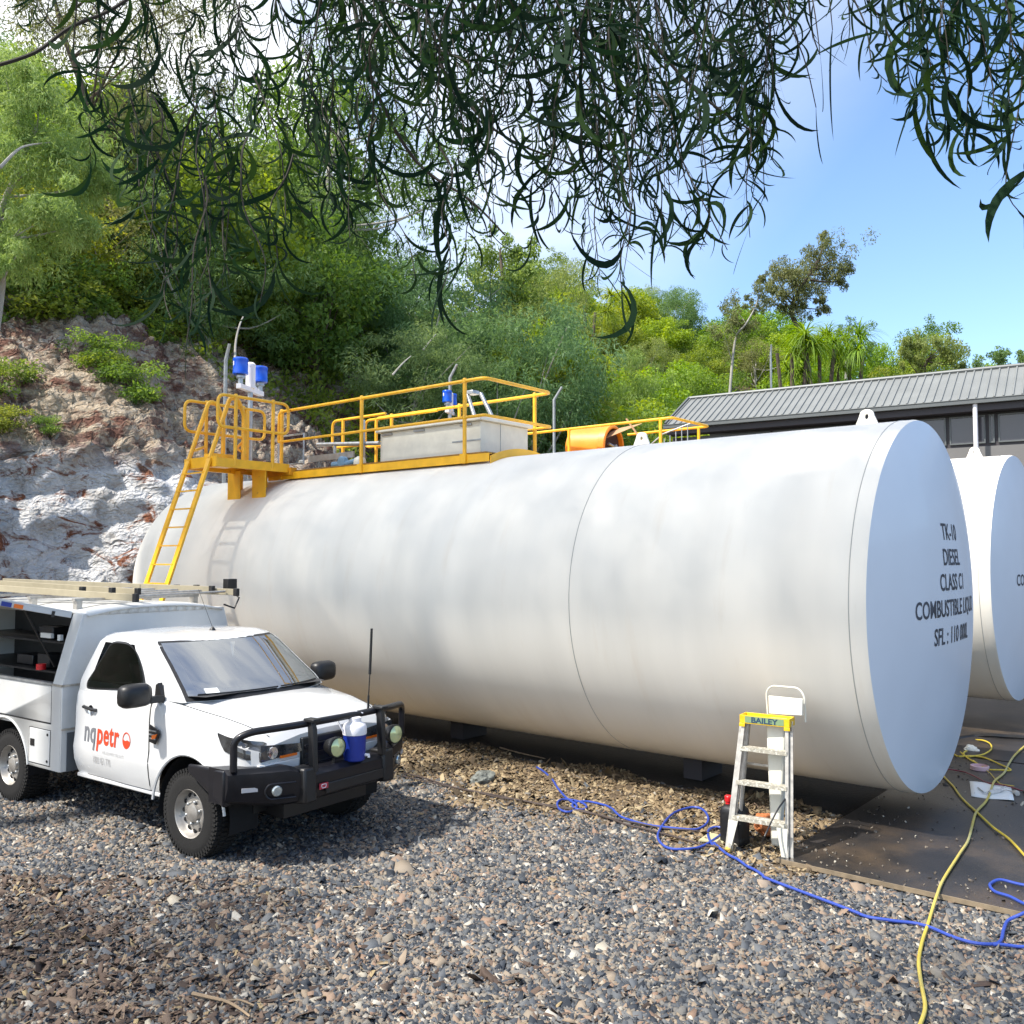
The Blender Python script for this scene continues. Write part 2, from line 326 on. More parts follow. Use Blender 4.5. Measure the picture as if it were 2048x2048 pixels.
def fbm(x, y, z, o=4):
    return noise.fractal(Vector((x, y, z)), 1.0, 2.0, o)
CL0 = np.array([-9.6, 17.1]); CDIR = np.array([0.636, 0.771]); CN = np.array([-0.771, 0.636])   # foot line of the cut
def smooth(a, b, x):
    t = min(1, max(0, (x-a)/(b-a))); return t*t*(3-2*t)
def foot_bend(t): return 0.6*math.sin(t*0.45+1.0)+0.35*math.sin(t*1.3)
def cliff_prof(s, t):
    top = 4.6+0.5*math.sin(t*0.5)-0.10*max(0, t-4)
    if s < 0: return 0.0
    if s < 1.4: return top*(s/1.4)**0.8
    if s < 6.0: return top+(s-1.4)*0.93
    return top+4.6*0.93+(min(s, 8.0)-6.0)*0.66+max(0, s-8.0)*0.36
def H(x, y):
    r = np.array([x, y])-CL0; s = float(r@CN)-foot_bend(float(r@CDIR)); t = float(r@CDIR)
    h1 = cliff_prof(s, t); h1 = min(h1, 46+0.1*(h1-46)) if h1 > 46 else h1
    d = math.hypot(x, y); az = math.atan2(x, y)
    # far hill closing the view behind the shed
    h2 = 0.0
    if d > 38:
        crest = np.interp(math.degrees(az), [-40, -10, 1, 8, 15, 18, 21, 24, 27, 30, 45], [26, 27, 25.7, 23.6, 21.8, 20.0, 17.0, 15.5, 14.5, 14, 11])
        h2 = crest*smooth(38, 92, d)
    h = max(h1, h2) + (1.2*fbm(x*0.08, y*0.08, 0.3) if max(h1, h2) > 3 else 0)*smooth(3, 9, max(h1, h2))
    return h
def terr():
    xs = np.concatenate([np.arange(-90, -30, 3.0), np.arange(-30, 45, 1.2), np.arange(45, 150, 4.0)]); ys = np.concatenate([np.arange(6, 60, 1.2), np.arange(60, 200, 4.0)])
    V = []; 
    for x in xs:
        for y in ys:
            h = H(x, y); r = np.array([x, y])-CL0; s = float(r@CN)-foot_bend(float(r@CDIR)); t = float(r@CDIR)
            if -1 < s < 8 and -12 < t < 20: h -= 2.2*smooth(-1, 0.5, s)*smooth(8, 7, s)      # the modelled rock face lies over it here
            V.append((x, y, h-0.06 if h > 0.05 else -0.5))
    nx, ny = len(xs), len(ys); I = np.arange(nx*ny).reshape(nx, ny)
    Fq = np.stack([I[:-1, :-1], I[1:, :-1], I[1:, 1:], I[:-1, 1:]], -1).reshape(-1, 4)
    return np.array(V), Fq
M_soil = mat('hill_soil', (0.085, 0.06, 0.04), 0.95, var=0.4, vscale=0.8, col2=(0.04, 0.05, 0.02), thr=(0.4, 0.6), c2scale=0.6, bump=0.8, bscale=3)
V, Fq = terr(); tag(np_mesh('hillside', V, Fq, M_soil, smooth=True), 'steep wooded hillside behind the tanks', kind='structure')

def rockmat():
    m = bpy.data.materials.new('cut_rock'); m.use_nodes = True; nt = m.node_tree; b = nt.nodes['Principled BSDF']; L = nt.links
    b.inputs['Roughness'].default_value = 0.92; b.inputs['Specular IOR Level'].default_value = 0.2
    tc = nt.nodes.new('ShaderNodeTexCoord'); at = nt.nodes.new('ShaderNodeAttribute'); at.attribute_name = 'tone'
    def noi(sc, det=8, rough=0.6, st=None, dist=0.0):
        n = nt.nodes.new('ShaderNodeTexNoise'); n.inputs['Scale'].default_value = sc; n.inputs['Detail'].default_value = det; n.inputs['Roughness'].default_value = rough; n.inputs['Distortion'].default_value = dist
        mp = nt.nodes.new('ShaderNodeMapping'); mp.inputs['Scale'].default_value = st or (1, 1, 1); L.new(tc.outputs['Object'], mp.inputs[0]); L.new(mp.outputs[0], n.inputs['Vector']); return n.outputs[0]
    def ramp(src, st):
        r = nt.nodes.new('ShaderNodeValToRGB'); el = r.color_ramp.elements
        for i, (p, c) in enumerate(st):
            e = el[i] if i < 2 else el.new(p)
            e.position = p; e.color = list(c)+[1]
        L.new(src, r.inputs[0]); return r.outputs[0]
    def mix(f, a, c, bl='MIX'):
        x = nt.nodes.new('ShaderNodeMixRGB'); x.blend_type = bl; (L.new(f, x.inputs[0]) if not isinstance(f, float) else setattr(x.inputs[0], 'default_value', f)); L.new(a, x.inputs[1]); L.new(c, x.inputs[2]); return x.outputs[0]
    grey = ramp(noi(1.6, dist=0.6), [(0.30, (0.44, 0.39, 0.34)), (0.45, (0.60, 0.59, 0.57)), (0.60, (0.68, 0.68, 0.68)), (0.75, (0.54, 0.52, 0.50))])
    rust = ramp(noi(7.0, dist=1.0), [(0.3, (0.11, 0.03, 0.016)), (0.7, (0.30, 0.13, 0.07))])
    low = mix(ramp(noi(1.3, 9, 0.7, (1, 1, 1.9), 1.2), [(0.53, (0, 0, 0)), (0.61, (1, 1, 1))]), grey, rust)
    vo = nt.nodes.new('ShaderNodeTexVoronoi'); vo.inputs['Scale'].default_value = 4.5; mpv = nt.nodes.new('ShaderNodeMapping'); mpv.inputs['Scale'].default_value = (1, 1, 2.2); L.new(tc.outputs['Object'], mpv.inputs[0])
    nd = nt.nodes.new('ShaderNodeVectorMath'); nd.operation = 'ADD'; nn_ = nt.nodes.new('ShaderNodeTexNoise'); nn_.inputs['Scale'].default_value = 3; L.new(tc.outputs['Object'], nn_.inputs['Vector']); L.new(mpv.outputs[0], nd.inputs[0]); L.new(nn_.outputs['Color'], nd.inputs[1]); L.new(nd.outputs[0], vo.inputs['Vector'])
    sp = nt.nodes.new('ShaderNodeSeparateColor'); L.new(vo.outputs['Color'], sp.inputs[0])
    blocks = ramp(sp.outputs[0], [(0.0, (0.13, 0.08, 0.065)), (0.3, (0.21, 0.13, 0.10)), (0.55, (0.30, 0.20, 0.145)), (0.75, (0.46, 0.37, 0.27)), (1.0, (0.40, 0.36, 0.32))])
    tanp = ramp(noi(9, 6), [(0.3, (0.32, 0.24, 0.16)), (0.7, (0.54, 0.47, 0.37))])
    high = mix(ramp(noi(0.55, 7, 0.65, (1, 1, 1.5), 0.8), [(0.44, (0, 0, 0)), (0.56, (1, 1, 1))]), blocks, tanp)
    red = ramp(noi(14, 5), [(0.3, (0.09, 0.045, 0.035)), (0.7, (0.24, 0.125, 0.09))])
    high = mix(ramp(noi(1.1, 6, 0.6, (1, 1, 2)), [(0.53, (0, 0, 0)), (0.61, (1, 1, 1))]), high, red)
    c = mix(at.outputs['Fac'], low, high)
    L.new(c, b.inputs['Base Color'])
    add = nt.nodes.new('ShaderNodeMath'); add.operation = 'ADD'; L.new(noi(5, 10, 0.7, (1, 1, 2)), add.inputs[0]); L.new(vo.outputs['Distance'], add.inputs[1])
    bp = nt.nodes.new('ShaderNodeBump'); bp.inputs['Strength'].default_value = 1.0; bp.inputs['Distance'].default_value = 0.13; L.new(add.outputs[0], bp.inputs['Height']); L.new(bp.outputs[0], b.inputs['Normal'])
    return m
def rockface():
    T = np.arange(-9, 19, 0.10); S = np.concatenate([np.linspace(-0.3, 1.5, 52), np.arange(1.58, 8.6, 0.10)])
    V = []; tone = []
    for t in T:
        for s in S:
            z = cliff_prof(s, t) if s > 0 else -0.15*abs(s)
            if s < 0.001: z = -0.3
            p = CL0+CDIR*t+CN*(s+foot_bend(t)); x, y = p
            top = cliff_prof(1.4, t); hf = smooth(top-0.5, top+0.35, z+0.6*fbm(x*0.5, y*0.5, 2.0))
            d0 = noise.voronoi(Vector((x*0.9, y*0.9, z*1.6)))[0]; crack = min(0.35, d0[1]-d0[0])
            d1 = noise.voronoi(Vector((x*2.6+5, y*2.6, z*4.5)))[0]; cr1 = min(0.3, d1[1]-d1[0])
            big = fbm(x*0.25, y*0.25, z*0.3+4)*0.75+fbm(x*0.8, y*0.8, z*1.1)*0.4
            amp = min(1, max(0, (s+0.1)/0.4))
            rough = (1-hf)*(big+0.28*crack+0.18*fbm(x*3, y*3, z*3)) + hf*(big*0.7+0.8*crack+0.5*cr1+0.22*fbm(x*4, y*4, z*5))
            if s < 1.5: n = (-CN[0]*0.95, -CN[1]*0.95, 0.3)
            else: n = (-CN[0]*0.6, -CN[1]*0.6, 0.8)
            V.append((x+n[0]*rough*amp*0.8, y+n[1]*rough*amp*0.8, z+n[2]*rough*amp*0.8)); tone.append(hf)
    n1, n2 = len(T), len(S); I = np.arange(n1*n2).reshape(n1, n2)
    Fq = np.stack([I[:-1, :-1], I[1:, :-1], I[1:, 1:], I[:-1, 1:]], -1).reshape(-1, 4)
    o = np_mesh('rock_cliff', V, Fq, rockmat(), tone=tone, smooth=False); return tag(o, 'excavated rock cutting, pale grey below and rusty brown rubble above', kind='structure')
rockface()

# ================================================================== gravel stones (stuff)
def stones(name, n, xr, sz, stops, label, accept, zoff=0.004, seed=3, flat=0.45, elong=1.0):
    g = np.random.default_rng(seed); P = []
    while len(P) < n:
        y = g.uniform(xr[2], xr[3], n*2); x = g.uniform(xr[0], xr[1], n*2); ok = accept(x, y, g); P += list(zip(x[ok], y[ok]))
    P = np.array(P[:n]); n = len(P)
    base = np.array([(-1,-.8,-1),(1,-1,-1),(.9,1,-1),(-.8,.9,-1),(-.75,-.6,1),(.7,-.7,1),(.75,.65,1),(-.6,.7,1)])
    V = base[None]+g.normal(0, 0.22, (n, 8, 3)); s = sz*np.exp(g.normal(0, 0.36, n))
    V = V*np.stack([s*g.uniform(.75, 1.35, n)*elong, s*g.uniform(.5, .9, n), s*flat*g.uniform(.5, 1.1, n)], -1)[:, None]*0.5
    a = g.uniform(0, 2*np.pi, n); tx, ty = g.normal(0, 0.42, n), g.normal(0, 0.42, n)
    V[..., 2] += V[..., 0]*tx[:, None]+V[..., 1]*ty[:, None]
    c, sn = np.cos(a)[:, None], np.sin(a)[:, None]
    X = V[..., 0]*c-V[..., 1]*sn+P[:, :1]; Y = V[..., 0]*sn+V[..., 1]*c+P[:, 1:]; Z = V[..., 2]+zoff+np.abs(g.normal(0, 0.004, n))[:, None]
    VV = np.stack([X, Y, Z], -1).reshape(-1, 3); q = np.array([(4,5,6,7),(0,1,5,4),(1,2,6,5),(2,3,7,6),(3,0,4,7)])
    Fq = (np.arange(n)[:, None, None]*8+q[None]).reshape(-1, 4)
    tone = np.repeat(g.uniform(0, 1, n), 8)
    return P, tag(np_mesh(name, VV, Fq, attr_mat(name+'_mat', stops, rough=0.8, spec=0.35), tone=tone), label, kind='stuff')
def under_slab(x, y):
    dx, dy = x-N0[0], y-N0[1]; s = dx*E_[0]+dy*E_[1]; q = dx*NN[0]+dy*NN[1]; return (s < 0.60) & (q < 2.46)
def tq(x, y):
    dx, dy = x-N0[0], y-N0[1]; return dx*E_[0]+dy*E_[1], dx*NN[0]+dy*NN[1]
def q_ok(x, y): return tq(x, y)[1] > 0.6
def litter_w(x, y):      # 1 where the brown leaf litter strip lies beside the tank
    s, q = tq(x, y); w = 1/(1+np.exp((q-2.35-0.25*np.sin(s*2.1)-0.15*np.sin(s*5))/0.12)); return w
GR = [(0.0, (0.020, 0.025, 0.033)), (0.25, (0.055, 0.063, 0.074)), (0.48, (0.115, 0.123, 0.13)), (0.68, (0.185, 0.168, 0.142)), (0.82, (0.27, 0.215, 0.155)), (0.91, (0.23, 0.15, 0.105)), (0.96, (0.33, 0.30, 0.24)), (1.0, (0.48, 0.45, 0.39))]
def acc_a(x, y, g): return (np.abs(x) < 0.62*y+0.3) & ~under_slab(x, y) & (g.uniform(0, 1, len(x)) < np.clip(1.3-0.09*y, 0.25, 1)) & (g.uniform(0, 1, len(x)) > litter_w(x, y)*0.75) & (q_ok(x, y))
stones('gravel', 215000, (-8.5, 8, 4.6, 13.5), 0.031, GR, 'grey and tan crushed stone gravel', acc_a)
LT = [(0.0, (0.06, 0.045, 0.03)), (0.4, (0.16, 0.115, 0.068)), (0.75, (0.28, 0.205, 0.115)), (1.0, (0.38, 0.31, 0.19))]
def acc_l(x, y, g):
    s, q = tq(x, y); return (np.abs(x) < 0.66*y) & ~under_slab(x, y) & (s < 13) & (q > 0.55+0.2*np.sin(s*3)) & (g.uniform(0, 1, len(x)) < litter_w(x, y)*np.clip(1.2-0.03*y, 0, 1))
stones('leaf_litter', 42000, (-8, 4, 7.6, 18), 0.034, LT, 'brown fallen leaves and bark chips along the tank', acc_l, zoff=0.012, seed=5, flat=0.16, elong=1.5)
def acc_d(x, y, g): return (np.abs(x) < 0.62*y+0.3) & ~under_slab(x, y) & (g.uniform(0, 1, len(x)) < 0.02+0.98/(1+np.exp((x+0.9*(y-5)+0.9+0.5*np.sin(x*2.3+y*3))/0.45))*(y < 7.6))
stones('dry_leaves', 6500, (-6, 4, 4.6, 9), 0.025, [(0, (0.04, 0.028, 0.022)), (0.5, (0.11, 0.075, 0.055)), (0.88, (0.17, 0.125, 0.09)), (1, (0.30, 0.23, 0.12))], 'dry brown leaves scattered over the gravel at lower left', acc_d, zoff=0.024, seed=8, flat=0.12, elong=2.1)

# ================================================================== TANKS
b = MB(); P = [tp(0.64, 0.62, 0.006), tp(14.5, 0.62, 0.006), tp(14.5, -4.2, 0.006), tp(0.64, -4.2, 0.006)]; b.add(P, [(0, 1, 2, 3)])  # near-black ground sheet: the shade below the tank is put into its colour
tag(b.build('undertank_shade', mat('undertank_shade_black', (0.022, 0.018, 0.014), 0.9, var=0.5, vscale=3, bump=0.8, bscale=25), smooth=0), 'ground below the tank coloured near black to stand for its shade', kind='structure')
def tank(N, label, face_text, full=True):
    L = 12.68; RR = 1.904; ZC = 2.154 if full else 2.33
    root = empty('storage_tank', N, TANK_ROT, label, 'storage tank', 'horizontal fuel tanks')
    k = 0.07
    BD = 0.24
    b = MB(); pr = [(RR-0.012, 0.012), (RR, 0.05), (RR, 0.30), (RR, 3.2), (RR, 6.4), (RR, 9.5), (RR, L-0.08)]
    pr += [(RR-0.16+0.16*math.cos(a), L-0.08+0.14*math.sin(a)) for a in np.linspace(0.2, 1.2, 6)]+[(RR*0.7, L+0.22), (RR*0.35, L+0.36), (0.01, L+0.40)]
    b.lathe(pr, (0, 0, ZC), (1, 0, 0), 160, caps=False); b.build('shell', M_tank, root, smooth=30)
    def dish(r): return -BD*(1-(r/(RR-0.012))**2)+0.012
    b = MB(); b.lathe([(r, dish(r)) for r in list(np.linspace(0.01, RR-0.012, 22))], (0, 0, ZC), (1, 0, 0), 160, caps=False); face = b.build('end_plate', M_tankend, root, smooth=60)
    for s in ([0.16, 3.2] if full else [0.16, 3.2, 6.4]):
        b = MB(); n = 160
        for r0 in (0.0,):
            b.tube([(s+r0, (RR+0.001)*math.cos(2*math.pi*i/n), ZC+(RR+0.001)*math.sin(2*math.pi*i/n)) for i in range(n)], 0.0045, 6, closed=True)
        b.build('weld_seam', M_seam, root)
    for s in (0.59, 3.42):
        b = MB(); ol = [(-0.13, 0), (-0.075, 0.13)]+[(0.075*math.cos(a), 0.135+0.06*math.sin(a)) for a in np.linspace(math.pi*0.92, math.pi*0.08, 8)]+[(0.075, 0.13), (0.13, 0)]
        hole = [(0.022*math.cos(a), 0.115+0.03*math.sin(a)) for a in np.linspace(0, 2*math.pi, 14, endpoint=False)]
        z0 = ZC+RR-0.015; n = len(ol)
        # plate with an eye: ring of quads between outline (closed) and hole
        out = crom([(p[0], p[1], 0) for p in ol], 2); out = [(p[0], p[1]) for p in out]; m = 28
        per = np.cumsum([0]+[math.dist(out[i], out[i+1]) for i in range(len(out)-1)]+[0.26]); tot = per[-1]; out2 = out+[out[0]]
        O_ = []
        for q in range(m):
            d = tot*q/m; i = max(0, min(len(per)-2, int(np.searchsorted(per, d, 'right')-1))); f = (d-per[i])/max(1e-9, per[i+1]-per[i]); O_.append((out2[i][0]*(1-f)+out2[i+1][0]*f, out2[i][1]*(1-f)+out2[i+1][1]*f))
        Hh = []
        for p in O_:
            a = math.atan2(p[1]-0.115, p[0]); Hh.append((0.022*math.cos(a), 0.115+0.03*math.sin(a)))
        vs = []
        for yy in (-0.016, 0.016): vs += [(s+p[0], yy, z0+p[1]) for p in O_]+[(s+p[0], yy, z0+p[1]) for p in Hh]
        fs = []
        for i in range(m):
            j = (i+1) % m; fs += [(i, j, m+j, m+i), (2*m+i, 3*m+i, 3*m+j, 2*m+j), (i, 2*m+i, 2*m+j, j), (m+i, m+j, 3*m+j, 3*m+i)]
        b.add(vs, fs); b.build('lifting_lug', M_tank, root, smooth=30)
    for s in (2.6, 6.4, 10.2):
        b = MB(); ya = 0.26; arc = [(y, ZC-math.sqrt((RR+0.012)**2-y*y)) for y in np.linspace(-ya, ya, 15)]
        poly = [(-ya, 0.02), (ya, 0.02)]+arc[::-1]; b.prism(poly, (s-0.12, 0, 0), (0, 1, 0), (0, 0, 1), (0.24, 0, 0)); b.build('saddle', M_wall, root)
    # lettering on the flat end, reading as seen from outside (local -x looks at the reader; text runs along -y... +y is the camera side)
    for body, dz in face_text:
        def mp(a, c, dz=dz):
            y, z = -a-0.07, ZC+dz*1.05-0.085+c; return vn((dish(math.hypot(y, z-ZC))-0.004, y, z))
        t = text_mb(body, 0.235, (0, 0, 0), (1, 0, 0), (0, 1, 0), xs=0.95, off=0.003, align='CENTER', mapf=mp); t.build('lettering', M_ink, face, smooth=0)
    return root, ZC, RR
tk1, ZC, RR = tank(N0, 'long white horizontal tank nearest the camera, with yellow top walkway and ladder', [("TK-10", 0.71), ("DIESEL", 0.465), ("CLASS C1", 0.225), ("COMBUSTIBLE LIQUID", -0.02), ("SFL : 110 000L", -0.28)])
tk2, ZC2, _ = tank(N2, 'white horizontal tank standing behind the first one, cut by the right edge', [("COMBUSTIBLE LIQUID", -0.02), ("SFL : 110 000L", -0.28)], full=False)

def rail_set(root, s0, s1, q, zt, zm, zb, posts, r=0.024, end_hoop=True, far_end=None):
    """guard rail along the tank: top rail, mid rail joined by a bend at s1, posts"""
    b = MB()
    loop = fillet([(s0, q, zt), (s1, q, zt), (s1, q, zm), (s0, q, zm)], 0.12, 6); b.tube(loop, r, 10)
    o = b.build('guard_rail', M_yel, root)
    for s in posts:
        p = MB(); p.cyl((s, q, zb), (s, q, zt+0.012), r*1.15, seg=10); p.lathe([(0.001, 0.05), (0.022, 0.045), (0.034, 0.02), (0.034, -0.01)], (s, q, zt-0.005), seg=12)
        p.lathe([(0.03, -0.02), (0.036, 0), (0.03, 0.02)], (s, q, zm), seg=12); p.box((s, q+0.0, zb+0.03), (0.09, 0.05, 0.1))
        p.build('rail_post', M_yel, o)
    return o
# ---- walkway on tank 1
ZT = 5.085; ZM = 4.575; ZF = 3.98; QW = 0.75
# near side rail and far side rail joined round the near end (s=5.44)
b = MB()
top = fillet([(10.05, QW, ZM), (10.05, QW, ZT), (5.44, QW, ZT), (5.44, -QW, ZT), (9.3, -QW, ZT), (9.3, -QW, ZM), (8.9, -QW, ZM)], 0.11, 6)
b.tube(top, 0.025, 12); mid = fillet([(10.05, QW, ZM), (5.44, QW, ZM), (5.44, -QW, ZM), (9.0, -QW, ZM)], 0.05, 5); b.tube(mid, 0.022, 12)
gr = b.build('guard_rail', M_yel, tk1)
for s, q in [(9.97, QW), (7.96, QW), (5.81, QW), (5.75, -QW), (7.3, -QW), (8.9, -QW)]:
    p = MB(); p.cyl((s, q, 3.93), (s, q, ZT+0.015), 0.029, seg=12); p.lathe([(0.001, 0.055), (0.025, 0.05), (0.038, 0.02), (0.036, -0.015)], (s, q, ZT-0.01), seg=12)
    p.lathe([(0.03, -0.03), (0.04, 0), (0.03, 0.03)], (s, q, ZM), seg=12); p.box((s, q*1.02, 4.0), (0.11, 0.06, 0.13)); p.build('rail_post', M_yel, gr)
# inner return hoops (self-closing gate frames) seen at the far end
for s0, s1, q, dz in [(7.6, 9.35, -0.55, 0.0), (8.4, 9.75, -0.15, -0.02), (7.5, 8.55, -0.9, -0.12)]:
    b = MB(); b.tube(fillet([(s0, q, ZT-0.06+dz), (s1, q, ZT-0.06+dz), (s1, q, ZM-0.02+dz), (s0, q, ZM-0.02+dz)], 0.12, 6), 0.023, 10); h = b.build('gate_hoop', M_yel, tk1)
    p = MB(); p.cyl((s1-0.28, q, 3.95), (s1-0.28, q, ZT-0.04+dz), 0.027, seg=10); p.build('rail_post', M_yel, h)
# toe boards
def toe(s0, s1, q, z0=3.935, z1=4.05, name='toe_board'):
    b = MB(); b.box(((s0+s1)/2, q, (z0+z1)/2), (abs(s1-s0), 0.012, z1-z0)); b.box(((s0+s1)/2, q-0.03*np.sign(q), z1-0.004), (abs(s1-s0), 0.06, 0.008)); return b.build(name, M_yel, tk1)
toe(7.99, 9.92, QW+0.01); toe(5.83, 7.93, QW+0.01); toe(5.35, 5.78, QW+0.012); toe(5.4, 9.4, -QW-0.01, 3.96, 4.09); toe(10.02, 10.3, QW+0.02, 3.93, 4.01)
b = MB(); arc = [(q, ZC+math.sqrt(RR**2-q*q)-0.01) for q in np.linspace(-QW, QW, 17)]; poly = arc+[(q, z+0.115) for q, z in arc[::-1]]
b.prism(poly, (5.33, 0, 0), (0, 1, 0), (0, 0, 1), (0.014, 0, 0)); b.build('end_toe_plate', M_yel, tk1)
# floor grating
b = MB(); b.box((7.7, 0, 4.07), (4.5, 1.44, 0.02)); b.build('floor_grating', mat('grating_yellow', (0.30, 0.16, 0.03), 0.7, var=0.3, vscale=30), tk1)
b = MB(); b.box((9.55, 0.55, 4.0), (0.75, 0.35, 0.06)); b.box((9.3, -0.2, 4.0), (1.2, 0.6, 0.05)); b.build('floor_support', M_yel_old, tk1)
# white cabinet
b = MB(); b.bbox((5.78, -0.62, 4.085), (7.86, 0.45, 4.565)); cab = b.build('white_cabinet', M_ivory, tk1, bevel=0.008)
b = MB(); b.bbox((5.72, -0.68, 4.567), (7.92, 0.51, 4.625)); b.build('lid', M_ivory, cab, bevel=0.012)
b = MB()
for s in (6.05, 7.0, 7.7): b.box((s, 0.462, 4.53), (0.22, 0.02, 0.03))
b.box((5.775, 0.02, 4.33), (0.006, 0.006, 0.46)); b.box((6.05, 0.455, 4.30), (0.55, 0.006, 0.02)); b.build('hinge', M_steel, cab)
# ladder-side access platform (runs sideways from the walkway to the near side)
PZ = 4.18
b = MB(); b.box((10.18, 1.45, PZ-0.02), (0.86, 1.35, 0.03)); b.box((9.74, 1.45, PZ-0.07), (0.05, 1.35, 0.14)); b.box((10.62, 1.45, PZ-0.07), (0.05, 1.35, 0.14)); b.box((10.18, 2.12, PZ-0.055), (0.92, 0.03, 0.17)); b.box((10.0, 1.9, PZ-0.02), (0.26, 0.4, 0.2)); pf = b.build('access_platform', M_yel, tk1, bevel=0.004)
b = MB(); b.box((10.18, 0.75, PZ-0.12), (1.1, 0.12, 0.12)); b.build('cross_beam', M_yel_old, pf)
for s in (9.92, 10.62):
    zb = ZC+math.sqrt(RR**2-1.3**2)-0.05; b = MB(); b.box((s, 1.22, (zb+PZ-0.1)/2), (0.36, 0.016, PZ-0.1-zb)); b.box((s+0.17, 1.08, (zb+PZ-0.05)/2+0.05), (0.014, 0.28, PZ-0.1-zb)); b.build('support_plate', M_yel, pf)
for s, qa, qb, zz in [(9.73, 0.80, 2.12, 5.17), (10.64, 0.62, 2.14, 5.17)]:
    b = MB(); b.tube(fillet([(s, qa, zz), (s, qb, zz), (s, qb, zz-0.5), (s, qa, zz-0.5)], 0.13, 7, closed=True), 0.0245, 12, closed=True); h = b.build('side_hoop', M_yel, pf)
    for q in ((1.80, 1.10) if s < 10 else (1.75, 1.05)):
        p = MB(); p.cyl((s, q, PZ-0.1), (s, q, zz+0.01), 0.028, seg=12); p.lathe([(0.001, 0.05), (0.025, 0.045), (0.036, 0.02), (0.036, -0.01)], (s, q, zz-0.005), seg=12); p.build('rail_post', M_yel, h)
b = MB(); b.box((10.64, 1.0, 4.62), (0.12, 0.06, 1.05)); b.build('gate_post', M_yel, pf)
b = MB(); b.tube(fillet([(9.9, 1.5, 4.55), (10.45, 1.3, 4.45), (10.9, 0.8, 4.42)], 0.1), 0.022, 10); b.tube([(10.4, 1.9, 4.42), (11.05, 1.7, 4.42)], 0.024, 10); b.build('gate_bar', M_yel, pf)
# ladder
b = MB(); lad_s = (9.90, 10.50)
def lq(z): return 2.14+(PZ-z)*0.345
lad = MB()
for s in lad_s:
    lad.bar((s, lq(0.0), 0.0), (s, lq(PZ), PZ), 0.035, 0.10, up=(1, 0, 0))
    P = fillet([(s, lq(PZ), PZ), (s, 1.80, 5.17), (s, 1.66, 5.17), (s, 1.52, 4.9), (s, 1.52, PZ)], 0.12, 6)
    lad.tube(P, 0.036, 8)
lo = lad.build('access_ladder', M_yel, tk1, bevel=0.004)
for i in range(15):
    z = 0.25+i*0.285
    if z < PZ-0.1: r = MB(); r.bar((lad_s[0], lq(z), z), (lad_s[1], lq(z), z), 0.05, 0.02); r.build('rung', M_yel, lo)
# vents and pipework on tank 1
def vent_mast(root, s, q, z0, z1, arm=0.42, cap_r=0.12, ang=0.0):
    b = MB(); b.cyl((s, q, z0), (s, q, z1), 0.045, seg=14); o = b.build('vent_mast', M_steel, root)
    ca, sa = math.cos(ang), math.sin(ang)
    b = MB(); b.box((s, q, z1+0.03), (0.07, 0.07, 0.05)); b.bar((s-arm*ca, q-arm*sa, z1-0.01), (s+arm*ca, q+arm*sa, z1-0.01), 0.09, 0.08); b.cyl((s, q, z1+0.02), (s, q, z1+0.42), 0.085, seg=16); b.lathe([(0.088, 0.40), (0.088, 0.44), (0.05, 0.475), (0.001, 0.48)], (s, q, z1), seg=16)
    b.prism([(-0.34, 0.03), (0.0, 0.03), (-0.05, 0.17)], (s, q, z1), (ca, sa, 0), (0, 0, 1), (0, 0.02, 0)); b.build('mast_head', M_white, o)
    for sg in (-1, 1):
        cx, cy = s+sg*arm*0.86*ca, q+sg*arm*0.86*sa
        b = MB(); b.cyl((cx, cy, z1+0.02), (cx, cy, z1+0.17), 0.045, seg=12); b.cyl((cx, cy, z1+0.13), (cx, cy, z1+0.17), 0.075, seg=12); b.build('vent_neck', M_steel, o)
        b = MB(); b.lathe([(cap_r*0.92, 0.19), (cap_r, 0.20), (cap_r, 0.24), (cap_r*0.97, 0.25), (cap_r*0.97, 0.42), (cap_r, 0.43), (cap_r, 0.46), (cap_r*0.9, 0.475), (0.001, 0.485)], (cx, cy, z1), seg=24); cp = b.build('vent_cap', M_blue, o)
        b = MB(); tdir = unit((0.15, 1, 0)); side = np.cross((0, 0, 1), tdir); c0 = vn((cx, cy, z1+0.37))+tdir*(cap_r*0.975)
        b.add([c0+side*x*0.03+vn((0, 0, 1))*y*0.05 for x, y in [(0, 1), (0.8, 0.4), (0.35, 0.2), (0.7, -0.3), (0, -1), (-0.7, -0.3), (-0.35, 0.2), (-0.8, 0.4)]], [(0, 1, 2, 3, 4, 5, 6, 7)]); b.build('emblem', M_white, cp)
vent_mast(tk1, 10.93, 0.72, 4.0, 5.58, ang=R(118), arm=0.42, cap_r=0.13)
vent_mast(tk2, 12.2, 0.0, 4.1, 6.18, ang=R(118), arm=0.27, cap_r=0.115)
b = MB()
b.tube([(10.4, 0.5, 4.72), (9.7, 0.5, 4.72), (9.7, 0.5, 4.22), (10.4, 0.5, 4.22)], 0.018, 8, closed=True)
b.bar((9.75, 0.35, 4.30), (8.6, 0.35, 4.30), 0.03, 0.10); b.tube([(9.65, 0.25, 4.55), (8.1, 0.25, 4.45)], 0.035, 10); b.cyl((9.2, 0.25, 4.06), (9.2, 0.25, 4.52), 0.03); b.cyl((8.45, 0.3, 4.06), (8.45, 0.3, 4.85), 0.045)
b.build('grey_pipework', M_steel, tk1)
